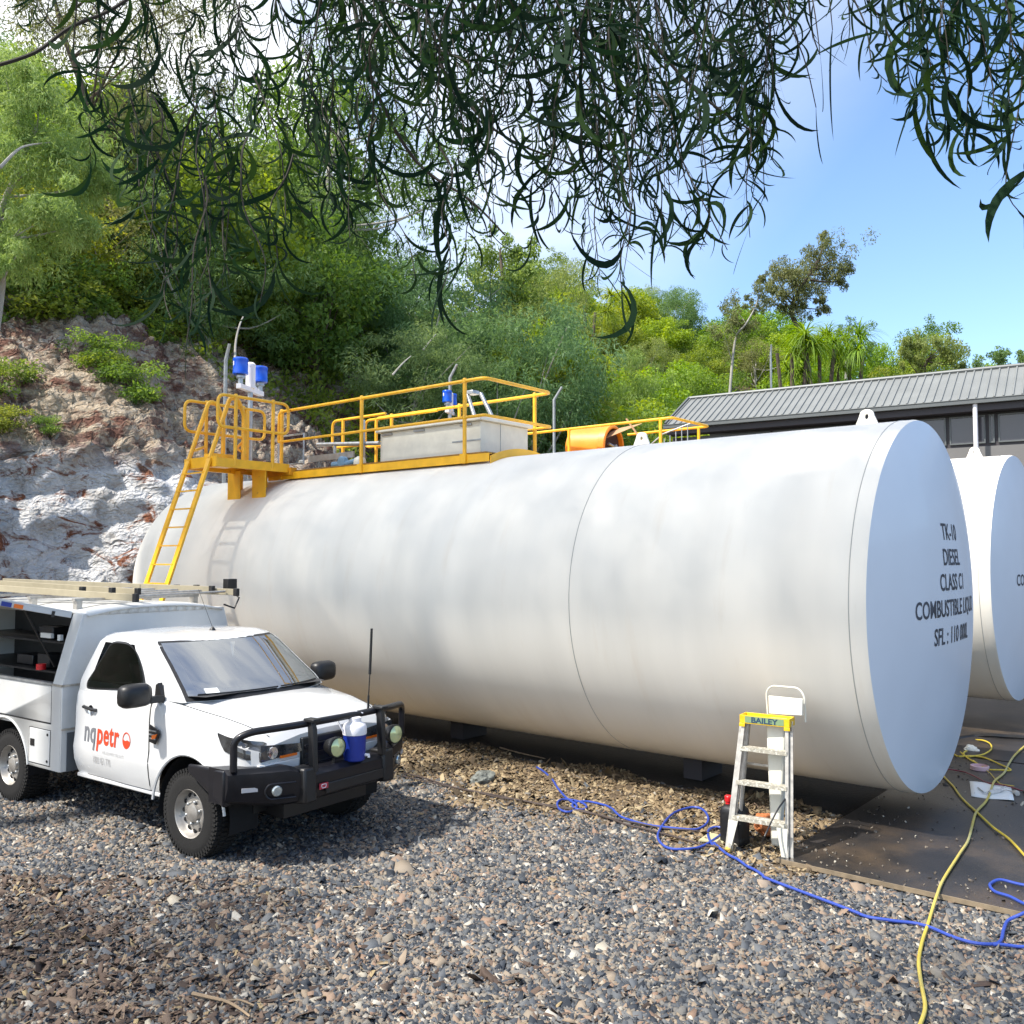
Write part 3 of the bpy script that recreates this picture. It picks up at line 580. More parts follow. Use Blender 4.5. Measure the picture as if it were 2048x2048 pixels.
b = MB(); b.tube([(9.0, 0.45, 4.15), (8.6, 0.45, 4.15), (8.5, 0.35, 4.2)], 0.045, 10); b.lathe([(0.07, -0.05), (0.09, -0.04), (0.09, 0.04), (0.07, 0.05)], (8.75, 0.45, 4.18), (0, 1, 0), 16); b.build('blue_valve', mat('pale_blue', (0.18, 0.32, 0.45), 0.5), tk1); b = MB(); b.lathe([(0.06, 0), (0.07, 0.03), (0.06, 0.1), (0.001, 0.12)], (8.0, -0.1, 4.42), (0, 1, 0), 16); b.build('blue_valve', mat('pale_blue', (0.18, 0.32, 0.45), 0.5), tk1)
b = MB(); b.lathe([(0.09, 0), (0.1, 0.02), (0.1, 0.07), (0.085, 0.12), (0.04, 0.15), (0.001, 0.155)], (8.28, 0.5, 4.08), seg=20); b.build('white_dip_cap', M_ivory, tk1); b = MB(); b.lathe([(0.05, 0), (0.055, 0.06), (0.03, 0.08), (0.001, 0.08)], (9.95, 0.35, 4.22), seg=14); b.build('white_dip_cap', M_ivory, tk1); b = MB(); b.lathe([(0.05, 0), (0.055, 0.06), (0.03, 0.08), (0.001, 0.08)], (8.02, -0.2, 4.2), seg=14); b.build('white_dip_cap', M_ivory, tk1)
b = MB(); b.bar((6.3, -0.05, 4.63), (6.62, -0.2, 5.12), 0.05, 0.05); b.bar((6.1, -0.25, 4.63), (6.45, -0.3, 5.14), 0.05, 0.05); b.box((6.56, -0.25, 5.15), (0.14, 0.16, 0.06)); b.build('loading_arm', M_steel, tk1, bevel=0.01)
# ---- walkway on tank 2
Z2T = 5.43
b = MB(); b.tube(fillet([(12.0, 0.75, Z2T-0.13), (5.66, 0.75, Z2T-0.13), (5.66, -0.75, Z2T-0.13), (7.6, -0.75, Z2T-0.13)], 0.12, 6), 0.027, 10); b.tube(fillet([(12.0, 0.75, Z2T-0.64), (5.66, 0.75, Z2T-0.64), (5.66, -0.75, Z2T-0.64), (9, -0.75, Z2T-0.64)], 0.08, 5), 0.023, 10); g2 = b.build('guard_rail', M_yel, tk2)
for s, q in [(8.09, 0.75), (10.2, 0.75), (11.9, 0.75), (5.92, 0.75), (5.9, -0.75), (8, -0.75), (10.5, -0.75)]:
    p = MB(); p.cyl((s, q, 4.1), (s, q, Z2T-0.115), 0.031, seg=10); p.build('rail_post', M_yel, g2)
b = MB(); b.box((8.8, 0.76, 4.2), (6.4, 0.012, 0.13)); b.box((8.8, -0.76, 4.2), (6.4, 0.012, 0.13)); b.box((8.8, 0, 4.23), (6.4, 1.5, 0.02)); b.build('toe_board', M_yel, tk2)
b = MB()
for i in range(7): s = 9.0+i*0.42; b.tube(fillet([(s, 0.4, 4.25), (s, 0.4, 4.75), (s+0.3, -0.2, 4.75), (s+0.3, -0.2, 4.25)], 0.08), 0.02, 8)
b.build('gate_hoop', M_yel, tk2)

# orange blower drum with a brown board, on tank 2's walkway
def t2(s, q, z): return tp(s, q, z, N2)
bl = empty('ventilation_blower', t2(7.55, 0.0, 4.45), TANK_ROT, 'orange drum-shaped blower with dark open mouth on the rear tank walkway', 'blower')
b = MB(); b.lathe([(0.33, 0.82), (0.44, 0.74), (0.44, 0.0), (0.47, -0.02), (0.47, -0.16), (0.44, -0.18), (0.40, -0.17), (0.38, 0.30), (0.001, 0.31)], (0.1, 0, 0.50), unit((1, 0.1, 0.05)), 32, caps=False)
b.build('drum', mat('orange_enamel', (0.80, 0.27, 0.02), 0.4, var=0.12, vscale=5), bl)
b = MB(); b.lathe([(0.36, -0.10), (0.001, -0.09)], (0.1, 0, 0.50), unit((1, 0.1, 0.05)), 24, caps=False)
b.build('dark_mouth', mat('rusty_dark', (0.05, 0.02, 0.015), 0.8), bl)
b = MB(); b.cyl((-0.1, -0.2, 0.45), (-0.08, 0.2, 0.55), 0.03); b.lathe([(0.05, -0.06), (0.06, 0), (0.05, 0.06)], (-0.08, 0, 0.5), (1, 0, 0), 12); b.build('hub', M_steel, bl)
b = MB(); b.box((0.2, 0.25, 0.03), (1.0, 0.08, 0.06)); b.box((0.2, -0.25, 0.03), (1.0, 0.08, 0.06)); b.box((0.1, 0, 0.06), (0.1, 0.7, 0.08)); b.build('skid', M_orange, bl)
b = MB(); A = t2(7.55, 0.48, 4.33); 
P = [t2(8.35, 0.52, 4.32), t2(7.62, 0.50, 4.36), t2(7.50, 0.30, 5.05), t2(8.0, 0.32, 5.12)]
P2 = [t2(8.05, 0.32, 5.12), t2(7.48, 0.30, 5.10), t2(6.95, -0.25, 5.42), t2(7.5, -0.3, 5.38)]
for Q in (P, P2): b.hexa([*Q, *[q+vn((0.0, 0.0, 0.012))+NN*-0.012 for q in Q]])
b.bar(t2(7.1, 0.1, 5.5), t2(6.35, 0.1, 4.5), 0.03, 0.03)
tag(b.build('brown_board', M_tarp, smooth=0), 'brown cardboard sheets draped over the orange blower', 'cardboard')
rk = MB()
rk.tube([t2(6.85, 0, 4.75), t2(6.3, 0, 5.12), t2(5.75, -0.2, 5.32)], 0.015, 6)
for i in range(9): u = i/8; rk.cyl(t2(6.8-1.0*u, -0.1*u, 4.3), t2(6.8-1.0*u, -0.1*u, 4.78+0.5*u), 0.011, seg=6)
rk.tube([t2(6.85, 0, 4.3), t2(5.75, -0.2, 4.32)], 0.015, 6); tag(rk.build('wire_guard', M_steel), 'slanted wire guard panel beside the rear tank rail', 'wire panel')
b = MB(); 
Pq = []
for i in range(9):
    for j in range(7):
        u, v = i/8, j/6; Pq.append(t2(6.2-0.9*u, -0.35+0.5*v, 4.28+0.30*math.sin(math.pi*min(1, max(0, u)))*math.sin(math.pi*v)+0.05*math.sin(9*u+5*v)))
b.grid(Pq, 9, 7); tag(b.build('crumpled_cover', mat('grey_olive_tarp', (0.20, 0.19, 0.13), 0.8, var=0.3, vscale=8), solid=0.01), 'crumpled olive cover lying on the rear tank walkway', 'tarpaulin')

# ================================================================== SHED
sh_a = np.array([4.58, 26.81, 0.0]); sh_u = unit(np.array([12.38-4.58, 21.81-26.81, 0])); sh_v = np.array([-sh_u[1], sh_u[0], 0.0]); 
if sh_v[1] < 0: sh_v = -sh_v
SL = 18.0; EZ, RZ, RW = 6.57, 7.62, 1.9
shed = empty('shed', sh_a, math.atan2(sh_u[1], sh_u[0]), 'long charcoal shed with grey ribbed metal roof behind the tanks', 'shed')   # local x along eave, y away
sl_len = math.hypot(RW, RZ-EZ); sd = np.array([0, RW, RZ-EZ])/sl_len; sn = np.array([0, -(RZ-EZ), RW])/sl_len
b = MB(); 
prof = []; x = 0.0
while x < SL:
    prof += [(x, 0), (x+0.012, 0.034), (x+0.042, 0.034), (x+0.054, 0)]; x += 0.20
P = []
for px_, pz in prof:
    P += [vn((px_, 0, EZ))+sn*pz, vn((px_, 0, EZ))+sd*sl_len+sn*pz]
b.grid(P, len(prof), 2); roof = b.build('roof', M_roof, shed, smooth=0)
b = MB(); b.add([(0, RW, RZ-0.004), (SL, RW, RZ-0.004), (SL, RW*2, EZ), (0, RW*2, EZ)], [(0, 1, 2, 3)]); b.build('rear_roof', M_roof, shed, smooth=0)
b = MB(); b.tube([vn((-0.02, RW, RZ+0.035)), vn((SL, RW, RZ+0.035))], 0.055, 8); b.bar(vn((-0.03, 0, EZ))+sn*0.03, vn((-0.03, RW, RZ))+sn*0.03, 0.05, 0.10, up=tuple(sn)); b.build('ridge_cap', M_gutter, roof)
b = MB(); b.bbox((-0.05, -0.13, EZ-0.13), (SL, 0.0, EZ-0.01)); b.bbox((-0.05, -0.145, EZ-0.03), (SL, -0.13, EZ-0.005)); b.build('gutter', M_gutter, shed, bevel=0.01)
b = MB(); b.bbox((0.0, 0.45, 0), (SL, 3.7, EZ-0.35)); b.bbox((0.0, 0.0, EZ-0.30), (SL, 0.5, EZ-0.14)); b.build('wall', M_wall, shed, smooth=0)
b = MB(); b.bbox((0.05, 0.38, 0), (SL, 0.45, 5.42)); b.build('block_wall_base', M_sillband, shed, smooth=0)
xs_ = [0.4, 3.0, 5.0, 6.66, 7.52, 8.42, 8.62, 10.2, 12.5, 15.0, 17.8]
for i in range(len(xs_)-1):
    x0, x1 = xs_[i]+0.04, xs_[i+1]-0.04; z0, z1 = 5.50, EZ-0.36; fw = 0.035
    b = MB()
    for aa, cc in [((x0, 0.40, z0), (x0+fw, 0.45, z1)), ((x1-fw, 0.40, z0), (x1, 0.45, z1)), ((x0+fw, 0.40, z0), (x1-fw, 0.45, z0+fw)), ((x0+fw, 0.40, z1-fw), (x1-fw, 0.45, z1))]: b.bbox(aa, cc)
    w = b.build('window_frame', M_gutter, shed, smooth=0); b = MB(); b.bbox((x0+fw, 0.435, z0+fw), (x1-fw, 0.448, z1-fw)); b.build('pane', M_pane, w, smooth=0)
b = MB(); b.cyl((8.2, -0.02, 0), (8.2, -0.02, EZ-0.12), 0.055, seg=16); b.build('white_post', M_white, shed)

# cranked security fence posts behind the tanks
def fpost(px, py_top, Y, bend, label):
    p = ray_at(px, py_top, Y); base = H(p[0], p[1]); h = p[2]
    b = MB(); b.tube([(p[0], p[1], base-0.3), (p[0], p[1], h-0.35), (p[0]+bend*0.22, p[1]-0.1, h)], [0.045, 0.045, 0.035], 8)
    tag(b.build('fence_post', M_steel), label, 'fence post', 'cranked fence posts on the hill foot')
fpost(900, 730, 24.5, 0.9, 'cranked grey fence post rising behind the blue caps over the cabinet')
fpost(1108, 775, 25.5, 1.0, 'cranked grey fence post right of the near rail corner')
fpost(452, 690, 20.5, 0.5, 'pale fence post behind the left pair of blue caps')
fpost(1541, 690, 34, 0.0, 'thin upright pole standing among the trees above the shed')

# ================================================================== UTE
ute = empty('service_truck', T0, TRUCK_ROT, 'white single-cab utility truck with service canopy, black bull bar and door lettering', 'truck')
CY = 0.95
def lerp_tab(x, tab):
    xs = [t[0] for t in tab]; return np.array([np.interp(x, xs, [t[k] for t in tab]) for k in range(1, len(tab[0]))])
# stations: x, zsill, hw_low, hw_mid(z.72), hw_belt, z_shoulder, hw_sh, z_hood_edge, hw_hood, z_hood_c
ST = [(-1.97, 0.46, 0.86, 0.925, 0.905, 1.28, 0.88, 1.34, 0.83, 1.34),
      (-1.60, 0.45, 0.87, 0.930, 0.915, 1.29, 0.89, 1.345, 0.84, 1.35),
      (-1.10, 0.44, 0.88, 0.935, 0.920, 1.29, 0.89, 1.345, 0.84, 1.35),
      (-0.62, 0.44, 0.88, 0.935, 0.925, 1.27, 0.90, 1.335, 0.84, 1.35),
      (-0.35, 0.46, 0.89, 0.950, 0.945, 1.22, 0.90, 1.315, 0.80, 1.355),
      (-0.05, 0.50, 0.90, 0.965, 0.960, 1.17, 0.905, 1.275, 0.76, 1.325),
      (0.25, 0.52, 0.90, 0.965, 0.955, 1.14, 0.90, 1.240, 0.73, 1.295),
      (0.50, 0.55, 0.86, 0.940, 0.935, 1.10, 0.87, 1.190, 0.69, 1.245),
      (0.68, 0.58, 0.80, 0.880, 0.880, 1.04, 0.80, 1.120, 0.62, 1.180),
      (0.76, 0.60, 0.72, 0.800, 0.800, 0.98, 0.74, 1.040, 0.55, 1.090)]
def section(x):
    zs, a, bm_, c, zsh, d, zh, e, zc = lerp_tab(x, ST)
    pts = [(a-0.10, zs-0.03), (a-0.01, zs), (a+0.02, zs+0.06), (bm_-0.012, 0.62), (bm_, 0.74), (bm_-0.012, 0.84), (c, 0.96), (c-0.002, (0.96+zsh)/2+0.02), (c-0.012, zsh-0.03), (d, zsh+0.01), ((d+e)/2+0.012, (zsh+zh)/2+0.012), (e, zh), (e*0.66, zh+(zc-zh)*0.62), (e*0.33, zh+(zc-zh)*0.92), (0.0, zc)]
    return pts
XS = list(np.linspace(-1.97, 0.76, 66)); P = []
sm = lambda tab: tab
for x in XS:
    h = section(x); full = [(CY-y, z) for y, z in h]+[(CY+y, z) for y, z in h[::-1][1:]]
    P += [(x, y, z) for y, z in full]
nS = len(P)//len(XS); b = MB(); b.grid(P, len(XS), nS); b.add([P[i] for i in range(nS)], [tuple(range(nS))]); b.add([P[(len(XS)-1)*nS+i] for i in range(nS)], [tuple(range(nS))[::-1]])
body = b.build('cab_body', M_truck, ute, smooth=0)
import bmesh
def apply_bool(o, cutters):
    for c in cutters:
        md = o.modifiers.new('cut', 'BOOLEAN'); md.operation = 'DIFFERENCE'; md.object = c; md.solver = 'EXACT'
    bpy.context.view_layer.update()
    me = bpy.data.meshes.new_from_object(o.evaluated_get(bpy.context.evaluated_depsgraph_get())); o.modifiers.clear(); o.data = me
    for c in cutters: bpy.data.objects.remove(c)
bm = bmesh.new(); bm.from_mesh(body.data); bmesh.ops.remove_doubles(bm, verts=bm.verts, dist=1e-5); bm.to_mesh(body.data); bm.free()
cu = []
for y0, y1 in [(-0.3, 0.36), (1.54, 2.2)]:
    b = MB(); b.cyl((-0.02, y0, 0.37), (-0.02, y1, 0.37), 0.515, seg=64); b.bbox((-0.53, y0, -0.2), (0.49, y1, 0.37)) if False else None; c = b.build('cutter', M_dark, ute); cu.append(c)
apply_bool(body, cu)
body.data.materials.clear(); body.data.materials.append(M_truck)
body.data.shade_smooth(); body.data.set_sharp_from_angle(angle=R(28))
b = MB()
for y0, y1 in [(0.06, 0.36), (1.54, 1.84)]:
    n = 40
    P = [(-0.02+0.512*math.cos(a), y, 0.37+0.512*math.sin(a)) for y in (y0, y1) for a in np.linspace(-0.2, math.pi+0.2, n)]; b.grid(P, 2, n); 
    yi = y1 if y0 < 1 else y0; b.add([(-0.02+0.512*math.cos(a), yi, 0.37+0.512*math.sin(a)) for a in np.linspace(-0.2, math.pi+0.2, n)], [tuple(range(n))])
b.build('wheel_arch_liner', M_dark, ute, smooth=0)
for sg in (-1, 1):
    b = MB(); pts = []
    for x in np.linspace(-0.30, 0.70, 22):
        h_ = section(x); y_, z_ = h_[10][0]*0.5+h_[11][0]*0.5, h_[10][1]*0.5+h_[11][1]*0.5; pts.append((x, CY+sg*y_, z_+0.0005))
    b.tube(pts, 0.0042, 6); b.build('bonnet_gap', M_dark, ute)
# fender arch lip
b = MB()
for sg in (-1, 1):
    pts = [(-0.02+0.525*math.cos(a), CY+sg*(0.952), 0.37+0.525*math.sin(a)) for a in np.linspace(0.15, math.pi-0.12, 26)]; b.tube(pts, 0.014, 6)
b.build('fender_lip', M_truck, ute)
def hw(x, z):
    s = section(x); return float(np.interp(z, [p[1] for p in s[1:10]], [p[0] for p in s[1:10]]))
def side_patch(fx0, fx1, z0, z1, off, nx=14, nz=16, sg=-1):
    P = []
    for i in range(nx):
        for j in range(nz):
            z = z0+(z1-z0)*j/(nz-1); x = fx0(z)+(fx1(z)-fx0(z))*i/(nx-1); P.append((x, CY+sg*(hw(x, z)+off), z))
    return P, nx, nz
def xr(z): return -1.94+0.16*smooth(0.72, 0.48, z)*1.0
def xf(z): return -0.66
for sg in (-1, 1):
    P, nx, nz = side_patch(lambda z: xr(z)-0.008, lambda z: xf(z)+0.008, 0.475, 1.30, 0.0015, sg=sg); b = MB(); b.grid(P, nx, nz); b.build('door_gap', M_seam if False else M_dark, ute, smooth=40)
    P, nx, nz = side_patch(xr, xf, 0.483, 1.30, 0.006, sg=sg); b = MB(); b.grid(P, nx, nz); dr = b.build('door', M_truck, ute, smooth=60)
    if sg < 0: door = dr
    b = MB(); y = CY+sg*(hw(-1.68, 1.13)+0.03); b.tube([(-1.80, CY+sg*(hw(-1.8, 1.13)+0.005), 1.145), (-1.77, y, 1.15), (-1.60, y, 1.135), (-1.56, CY+sg*(hw(-1.55, 1.13)+0.005), 1.13)], 0.016, 8); b.build('handle', M_black, dr)
    b = MB(); b.lathe([(0.001, 0.0), (0.045, 0.001), (0.05, 0.005), (0.05, -0.01)], (-1.66, CY+sg*(hw(-1.66, 1.12)+0.008), 1.125), (0, sg, 0), 18); b.build('handle_recess', M_chrome, dr)
    # side vent
    ol = [(-0.60, 1.105), (-0.45, 1.06), (-0.44, 1.02), (-0.50, 0.93), (-0.60, 0.945)]
    b = MB(); b.prism(ol, (0, CY+sg*0.955, 0), (1, 0, 0), (0, 0, 1), (0, sg*0.012, 0)); vt = b.build('side_vent', M_black, ute, bevel=0.004)
    b = MB()
    for z, l in [(1.05, 0.11), (1.015, 0.11), (0.98, 0.09)]: b.box((-0.535, CY+sg*0.970, z), (l, 0.008, 0.012))
    b.build('vent_bar', M_steel, vt); b = MB(); b.prism([(-0.54, 1.01), (-0.46, 1.03), (-0.49, 0.985), (-0.54, 0.975)], (0, CY+sg*0.969, 0), (1, 0, 0), (0, 0, 1), (0, sg*0.008, 0)); b.build('side_indicator', M_orange, vt)
# greenhouse
RINGS = [(1.31, -0.28, -0.03, -1.965, 0.845, 0.875), (1.40, -0.37, -0.14, -1.96, 0.83, 0.865), (1.60, -0.64, -0.44, -1.90, 0.775, 0.80), (1.78, -0.89, -0.72, -1.83, 0.735, 0.745), (1.835, -0.99, -0.83, -1.79, 0.685, 0.70), (1.865, -1.10, -0.96, -1.74, 0.63, 0.64), (1.882, -1.30, -1.2, -1.64, 0.42, 0.42), (1.887, -1.45, -1.44, -1.5, 0.05, 0.05)]
def ringpts(r, nf=13, ns=9):
    z, xs_, xc, xr_, hf, hr = r; out = []
    for i in range(nf):
        u = -1+2*i/(nf-1); out.append((xs_+(xc-xs_)*(1-abs(u)**2.4), CY+u*hf, z+(0.012*(1-u*u) if z > 1.8 else 0)))
    for i in range(1, ns): t = i/ns; out.append((xs_+(xr_-xs_)*t, CY+hf+(hr-hf)*t+0.014*math.sin(math.pi*t), z))
    for i in range(nf):
        u = 1-2*i/(nf-1); out.append((xr_-0.03*(1-u*u), CY+u*hr, z+(0.012*(1-u*u) if z > 1.8 else 0)))
    for i in range(1, ns): t = 1-i/ns; out.append((xs_+(xr_-xs_)*t, CY-(hf+(hr-hf)*t+0.014*math.sin(math.pi*t)), z))
    return out
RP = [ringpts(r) for r in RINGS]; nr = len(RP[0]); b = MB(); vs = [p for r in RP for p in r]
fs = [(i*nr+k, i*nr+(k+1) % nr, (i+1)*nr+(k+1) % nr, (i+1)*nr+k) for i in range(len(RP)-1) for k in range(nr)]
def hole(i, k):
    if i not in (1, 2): return False
    if 1 <= k <= 10: return True
    t = (k-12)/9 if 12 <= k < 21 else ((len(RP[0])-k)/9-1/9 if k > 33 else -1)
    return 0.32 < t < 0.78
fs = [f for n_, f in enumerate(fs) if not hole(n_//nr, n_ % nr)]
fs.append(tuple((len(RP)-1)*nr+k for k in range(nr))); b.add(vs, fs)
b.build('cab_roof', M_truck, ute, smooth=50)
b = MB(); b.add([(-0.10, CY-0.72, 1.362), (-0.10, CY+0.72, 1.362), (-0.33, CY+0.80, 1.362), (-1.92, CY+0.83, 1.362), (-1.92, CY-0.83, 1.362), (-0.33, CY-0.80, 1.362)], [(0, 1, 2, 3, 4, 5)]); b.bbox((-0.85, CY-0.74, 1.33), (-0.38, CY+0.74, 1.40)); b.bbox((-0.62, CY-0.62, 1.38), (-0.50, CY-0.22, 1.44)); b.bbox((-1.88, CY-0.72, 1.36), (-1.84, CY+0.72, 1.62)); b.build('dashboard', M_trim, ute, bevel=0.02)
for y in (CY-0.40, CY+0.40): b = MB(); b.hexa([(-1.42, y-0.23, 1.2), (-1.28, y-0.23, 1.2), (-1.28, y+0.23, 1.2), (-1.42, y+0.23, 1.2), (-1.56, y-0.20, 1.58), (-1.46, y-0.20, 1.58), (-1.46, y+0.20, 1.58), (-1.56, y+0.20, 1.58)]); b.box((-1.53, y, 1.67), (0.09, 0.26, 0.15)); b.build('seat', M_seat, ute, bevel=0.03)
b = MB(); b.tube([vn((-0.95, CY-0.40, 1.36))+0.18*(math.cos(a)*vn((0, 1, 0))+math.sin(a)*unit((-0.45, 0, 0.9))) for a in np.linspace(0, 2*math.pi, 28, endpoint=False)], 0.014, 8, closed=True); b.tube([(-0.95, CY-0.57, 1.36), (-0.90, CY-0.40, 1.35), (-0.95, CY-0.23, 1.36)], 0.012, 6); b.build('steering_wheel', M_trim, ute)
b = MB(); b.box((-0.98, CY, 1.74), (0.03, 0.22, 0.055)); b.tube([(-0.97, CY, 1.75), (-0.92, CY, 1.80)], 0.008, 6); b.build('rear_view_mirror', M_black, ute, bevel=0.01)
def gh(z, u, side=None, off=0.004):
    """point on the greenhouse: side None = windscreen at u in -1..1; side=+-1 = side glass at t=u from front 0 to rear 1"""
    zz = [r[0] for r in RINGS]; v = [np.interp(z, zz, [r[k] for r in RINGS]) for k in range(1, 6)]
    if side is None: return vn((v[0]+(v[1]-v[0])*(1-abs(u)**2.4)+off*0.8, CY+u*v[3], z+off*0.6))
    t = u; return vn((v[0]+(v[2]-v[0])*t, CY+side*(v[3]+(v[4]-v[3])*t+0.014*math.sin(math.pi*t)+off), z+off*0.3))
def wpatch(u0, u1, z0, z1, off, nx=21, nz=8):
    P = []
    for i in range(nx):
        for j in range(nz):
            q = i/(nx-1); a = j/(nz-1); P.append(gh(z0+(z1-z0)*a, u0+(u1-u0)*q, None, off))
    return P, nx, nz
b = MB()
for u0, u1, za, zb, nx_, nz_ in [(-0.965, 0.965, 1.315, 1.352, 21, 2), (-0.965, 0.965, 1.798, 1.818, 21, 2), (-0.965, -0.925, 1.35, 1.80, 3, 8), (0.925, 0.965, 1.35, 1.80, 3, 8)]:
    P, nx, nz = wpatch(u0, u1, za, zb, 0.0045, nx_, nz_); b.grid(P, nx, nz)
b.build('windscreen_seal', M_black, ute)
P, nx, nz = wpatch(-0.93, 0.93, 1.35, 1.80, 0.007); b = MB(); b.grid(P, nx, nz); ws = b.build('windscreen', M_wscreen, ute, smooth=60)
b = MB(); P, nx, nz = wpatch(-0.76, -0.62, 1.365, 1.41, 0.010, 3, 3); b.grid(P, nx, nz); b.build('sticker', M_paper, ws)
b = MB(); b.tube([gh(1.36, u, None, 0.02) for u in np.linspace(-0.85, 0.1, 8)], 0.008, 6); b.tube([gh(1.36, u, None, 0.022) for u in np.linspace(0.15, 0.85, 8)], 0.008, 6); b.build('wiper', M_black, ute)
# window outline in (t, z)
def sidewin(poly, off, sg):
    m = crom([(a, c, 0) for a, c in poly], 5, closed=True); b = MB(); n = len(m); cx = sum(p[0] for p in m)/n; cz = sum(p[1] for p in m)/n; vs = []
    for k in range(5): vs += [gh(cz+(p[1]-cz)*(1-k/5), cx+(p[0]-cx)*(1-k/5), sg, off) for p in m]
    vs.append(gh(cz, cx, sg, off)); fs = [(k*n+i, k*n+(i+1) % n, (k+1)*n+(i+1) % n, (k+1)*n+i) for k in range(4) for i in range(n)]+[(4*n+i, 4*n+(i+1) % n, 5*n) for i in range(n)]
    b.add(vs, fs); return b
for sg in (-1, 1):
    wp = [(0.35, 1.385), (0.6, 1.36), (0.84, 1.335), (0.905, 1.36), (0.87, 1.5), (0.80, 1.68), (0.73, 1.765), (0.57, 1.78), (0.42, 1.765), (0.33, 1.70), (0.30, 1.58), (0.305, 1.44)]
    c = (0.6, 1.56); wp2 = [(c[0]+(a-c[0])*1.05, c[1]+(z-c[1])*1.08) for a, z in wp]
    mo = crom([(a, c_, 0) for a, c_ in wp2], 5, closed=True); mi = crom([(a, c_, 0) for a, c_ in wp], 5, closed=True); nn_ = len(mo); b = MB()
    b.add([gh(p[1], p[0], sg, 0.006) for p in mo]+[gh(p[1], p[0], sg, 0.006) for p in mi], [(i, (i+1) % nn_, nn_+(i+1) % nn_, nn_+i) for i in range(nn_)]); b.build('window_seal', M_black, ute, smooth=60); sidewin(wp, 0.008, sg).build('side_window', M_glass, ute, smooth=60)
    # mirror
    y = CY+sg*0.93; b = MB()
    P = []
    for i, (xx, k) in enumerate([(-0.60, 0.6), (-0.57, 0.95), (-0.52, 1.0), (-0.47, 0.9), (-0.44, 0.6)]):
        for a in np.linspace(0, 2*math.pi, 20, endpoint=False):
            cs, sn_ = math.cos(a), math.sin(a); e = 0.55; P.append((xx-0.05, y+sg*(0.20+0.155*k*abs(cs)**e*(1 if cs > 0 else -1)), 1.385+0.11*k*abs(sn_)**e*(1 if sn_ > 0 else -1)-0.03*0))
    n = 20; b.add(P, [(i*n+j, i*n+(j+1) % n, (i+1)*n+(j+1) % n, (i+1)*n+j) for i in range(4) for j in range(n)]+[tuple(range(n))[::-1], tuple(4*n+j for j in range(n))])
    b.bar((-0.55, y-sg*0.07, 1.33), (-0.57, y+sg*0.10, 1.33), 0.07, 0.06); b.prism([(-0.50, 1.27), (-0.66, 1.27), (-0.64, 1.45), (-0.60, 1.47)], (0, y-sg*0.05, 0), (1, 0, 0), (0, 0, 1), (0, -sg*0.04, 0)); b.build('wing_mirror', M_black, ute, smooth=50)
# logo
def dm(x0, z0):
    return lambda a, c: vn((x0+a, CY-(hw(x0+a, z0+c)+0.0095), z0+c))
t = text_mb("nq", 0.29, (0, 0, 0), (1, 0, 0), (0, 0, 1), xs=0.72, off=0.007, mapf=dm(-1.775, 0.82), spacing=1.06); t.build('logo_lettering', M_inkgrey, door, smooth=0)
t = text_mb("petr", 0.29, (0, 0, 0), (1, 0, 0), (0, 0, 1), xs=0.72, off=0.007, mapf=dm(-1.535, 0.82), spacing=1.08); t.build('logo_lettering', M_inkred, door, smooth=0)
dmm = dm(-1.02, 0.90)
b = MB(); n = 32; ro, ri = 0.078, 0.066
b.add([dmm(0.85*r*math.cos(2*math.pi*k/n), r*math.sin(2*math.pi*k/n)) for r in (ro, ri) for k in range(n)], [(k, (k+1) % n, n+(k+1) % n, n+k) for k in range(n)])
wav = [(x, 0.012*math.sin(x*42)+0.0-0.25*x) for x in np.linspace(-0.063, 0.063, 12)]; lo_ = [(0.066*math.cos(a), 0.066*math.sin(a)) for a in np.linspace(0, -math.pi, 12)]
b.add([dmm(0.85*x, z) for x, z in wav+lo_], [tuple(range(24))]); b.build('logo_roundel', M_inkred, door, smooth=0)
t = text_mb("FUEL EQUIPMENT SPECIALISTS", 0.036, (0, 0, 0), (1, 0, 0), (0, 0, 1), xs=0.78, mapf=dm(-1.42, 0.735)); t.build('small_lettering', M_inklight, door, smooth=0)
t = text_mb("1800 451 770", 0.095, (0, 0, 0), (1, 0, 0), (0, 0, 1), xs=0.60, mapf=dm(-1.60, 0.625)); t.build('phone_lettering', M_inklight, door, smooth=0)
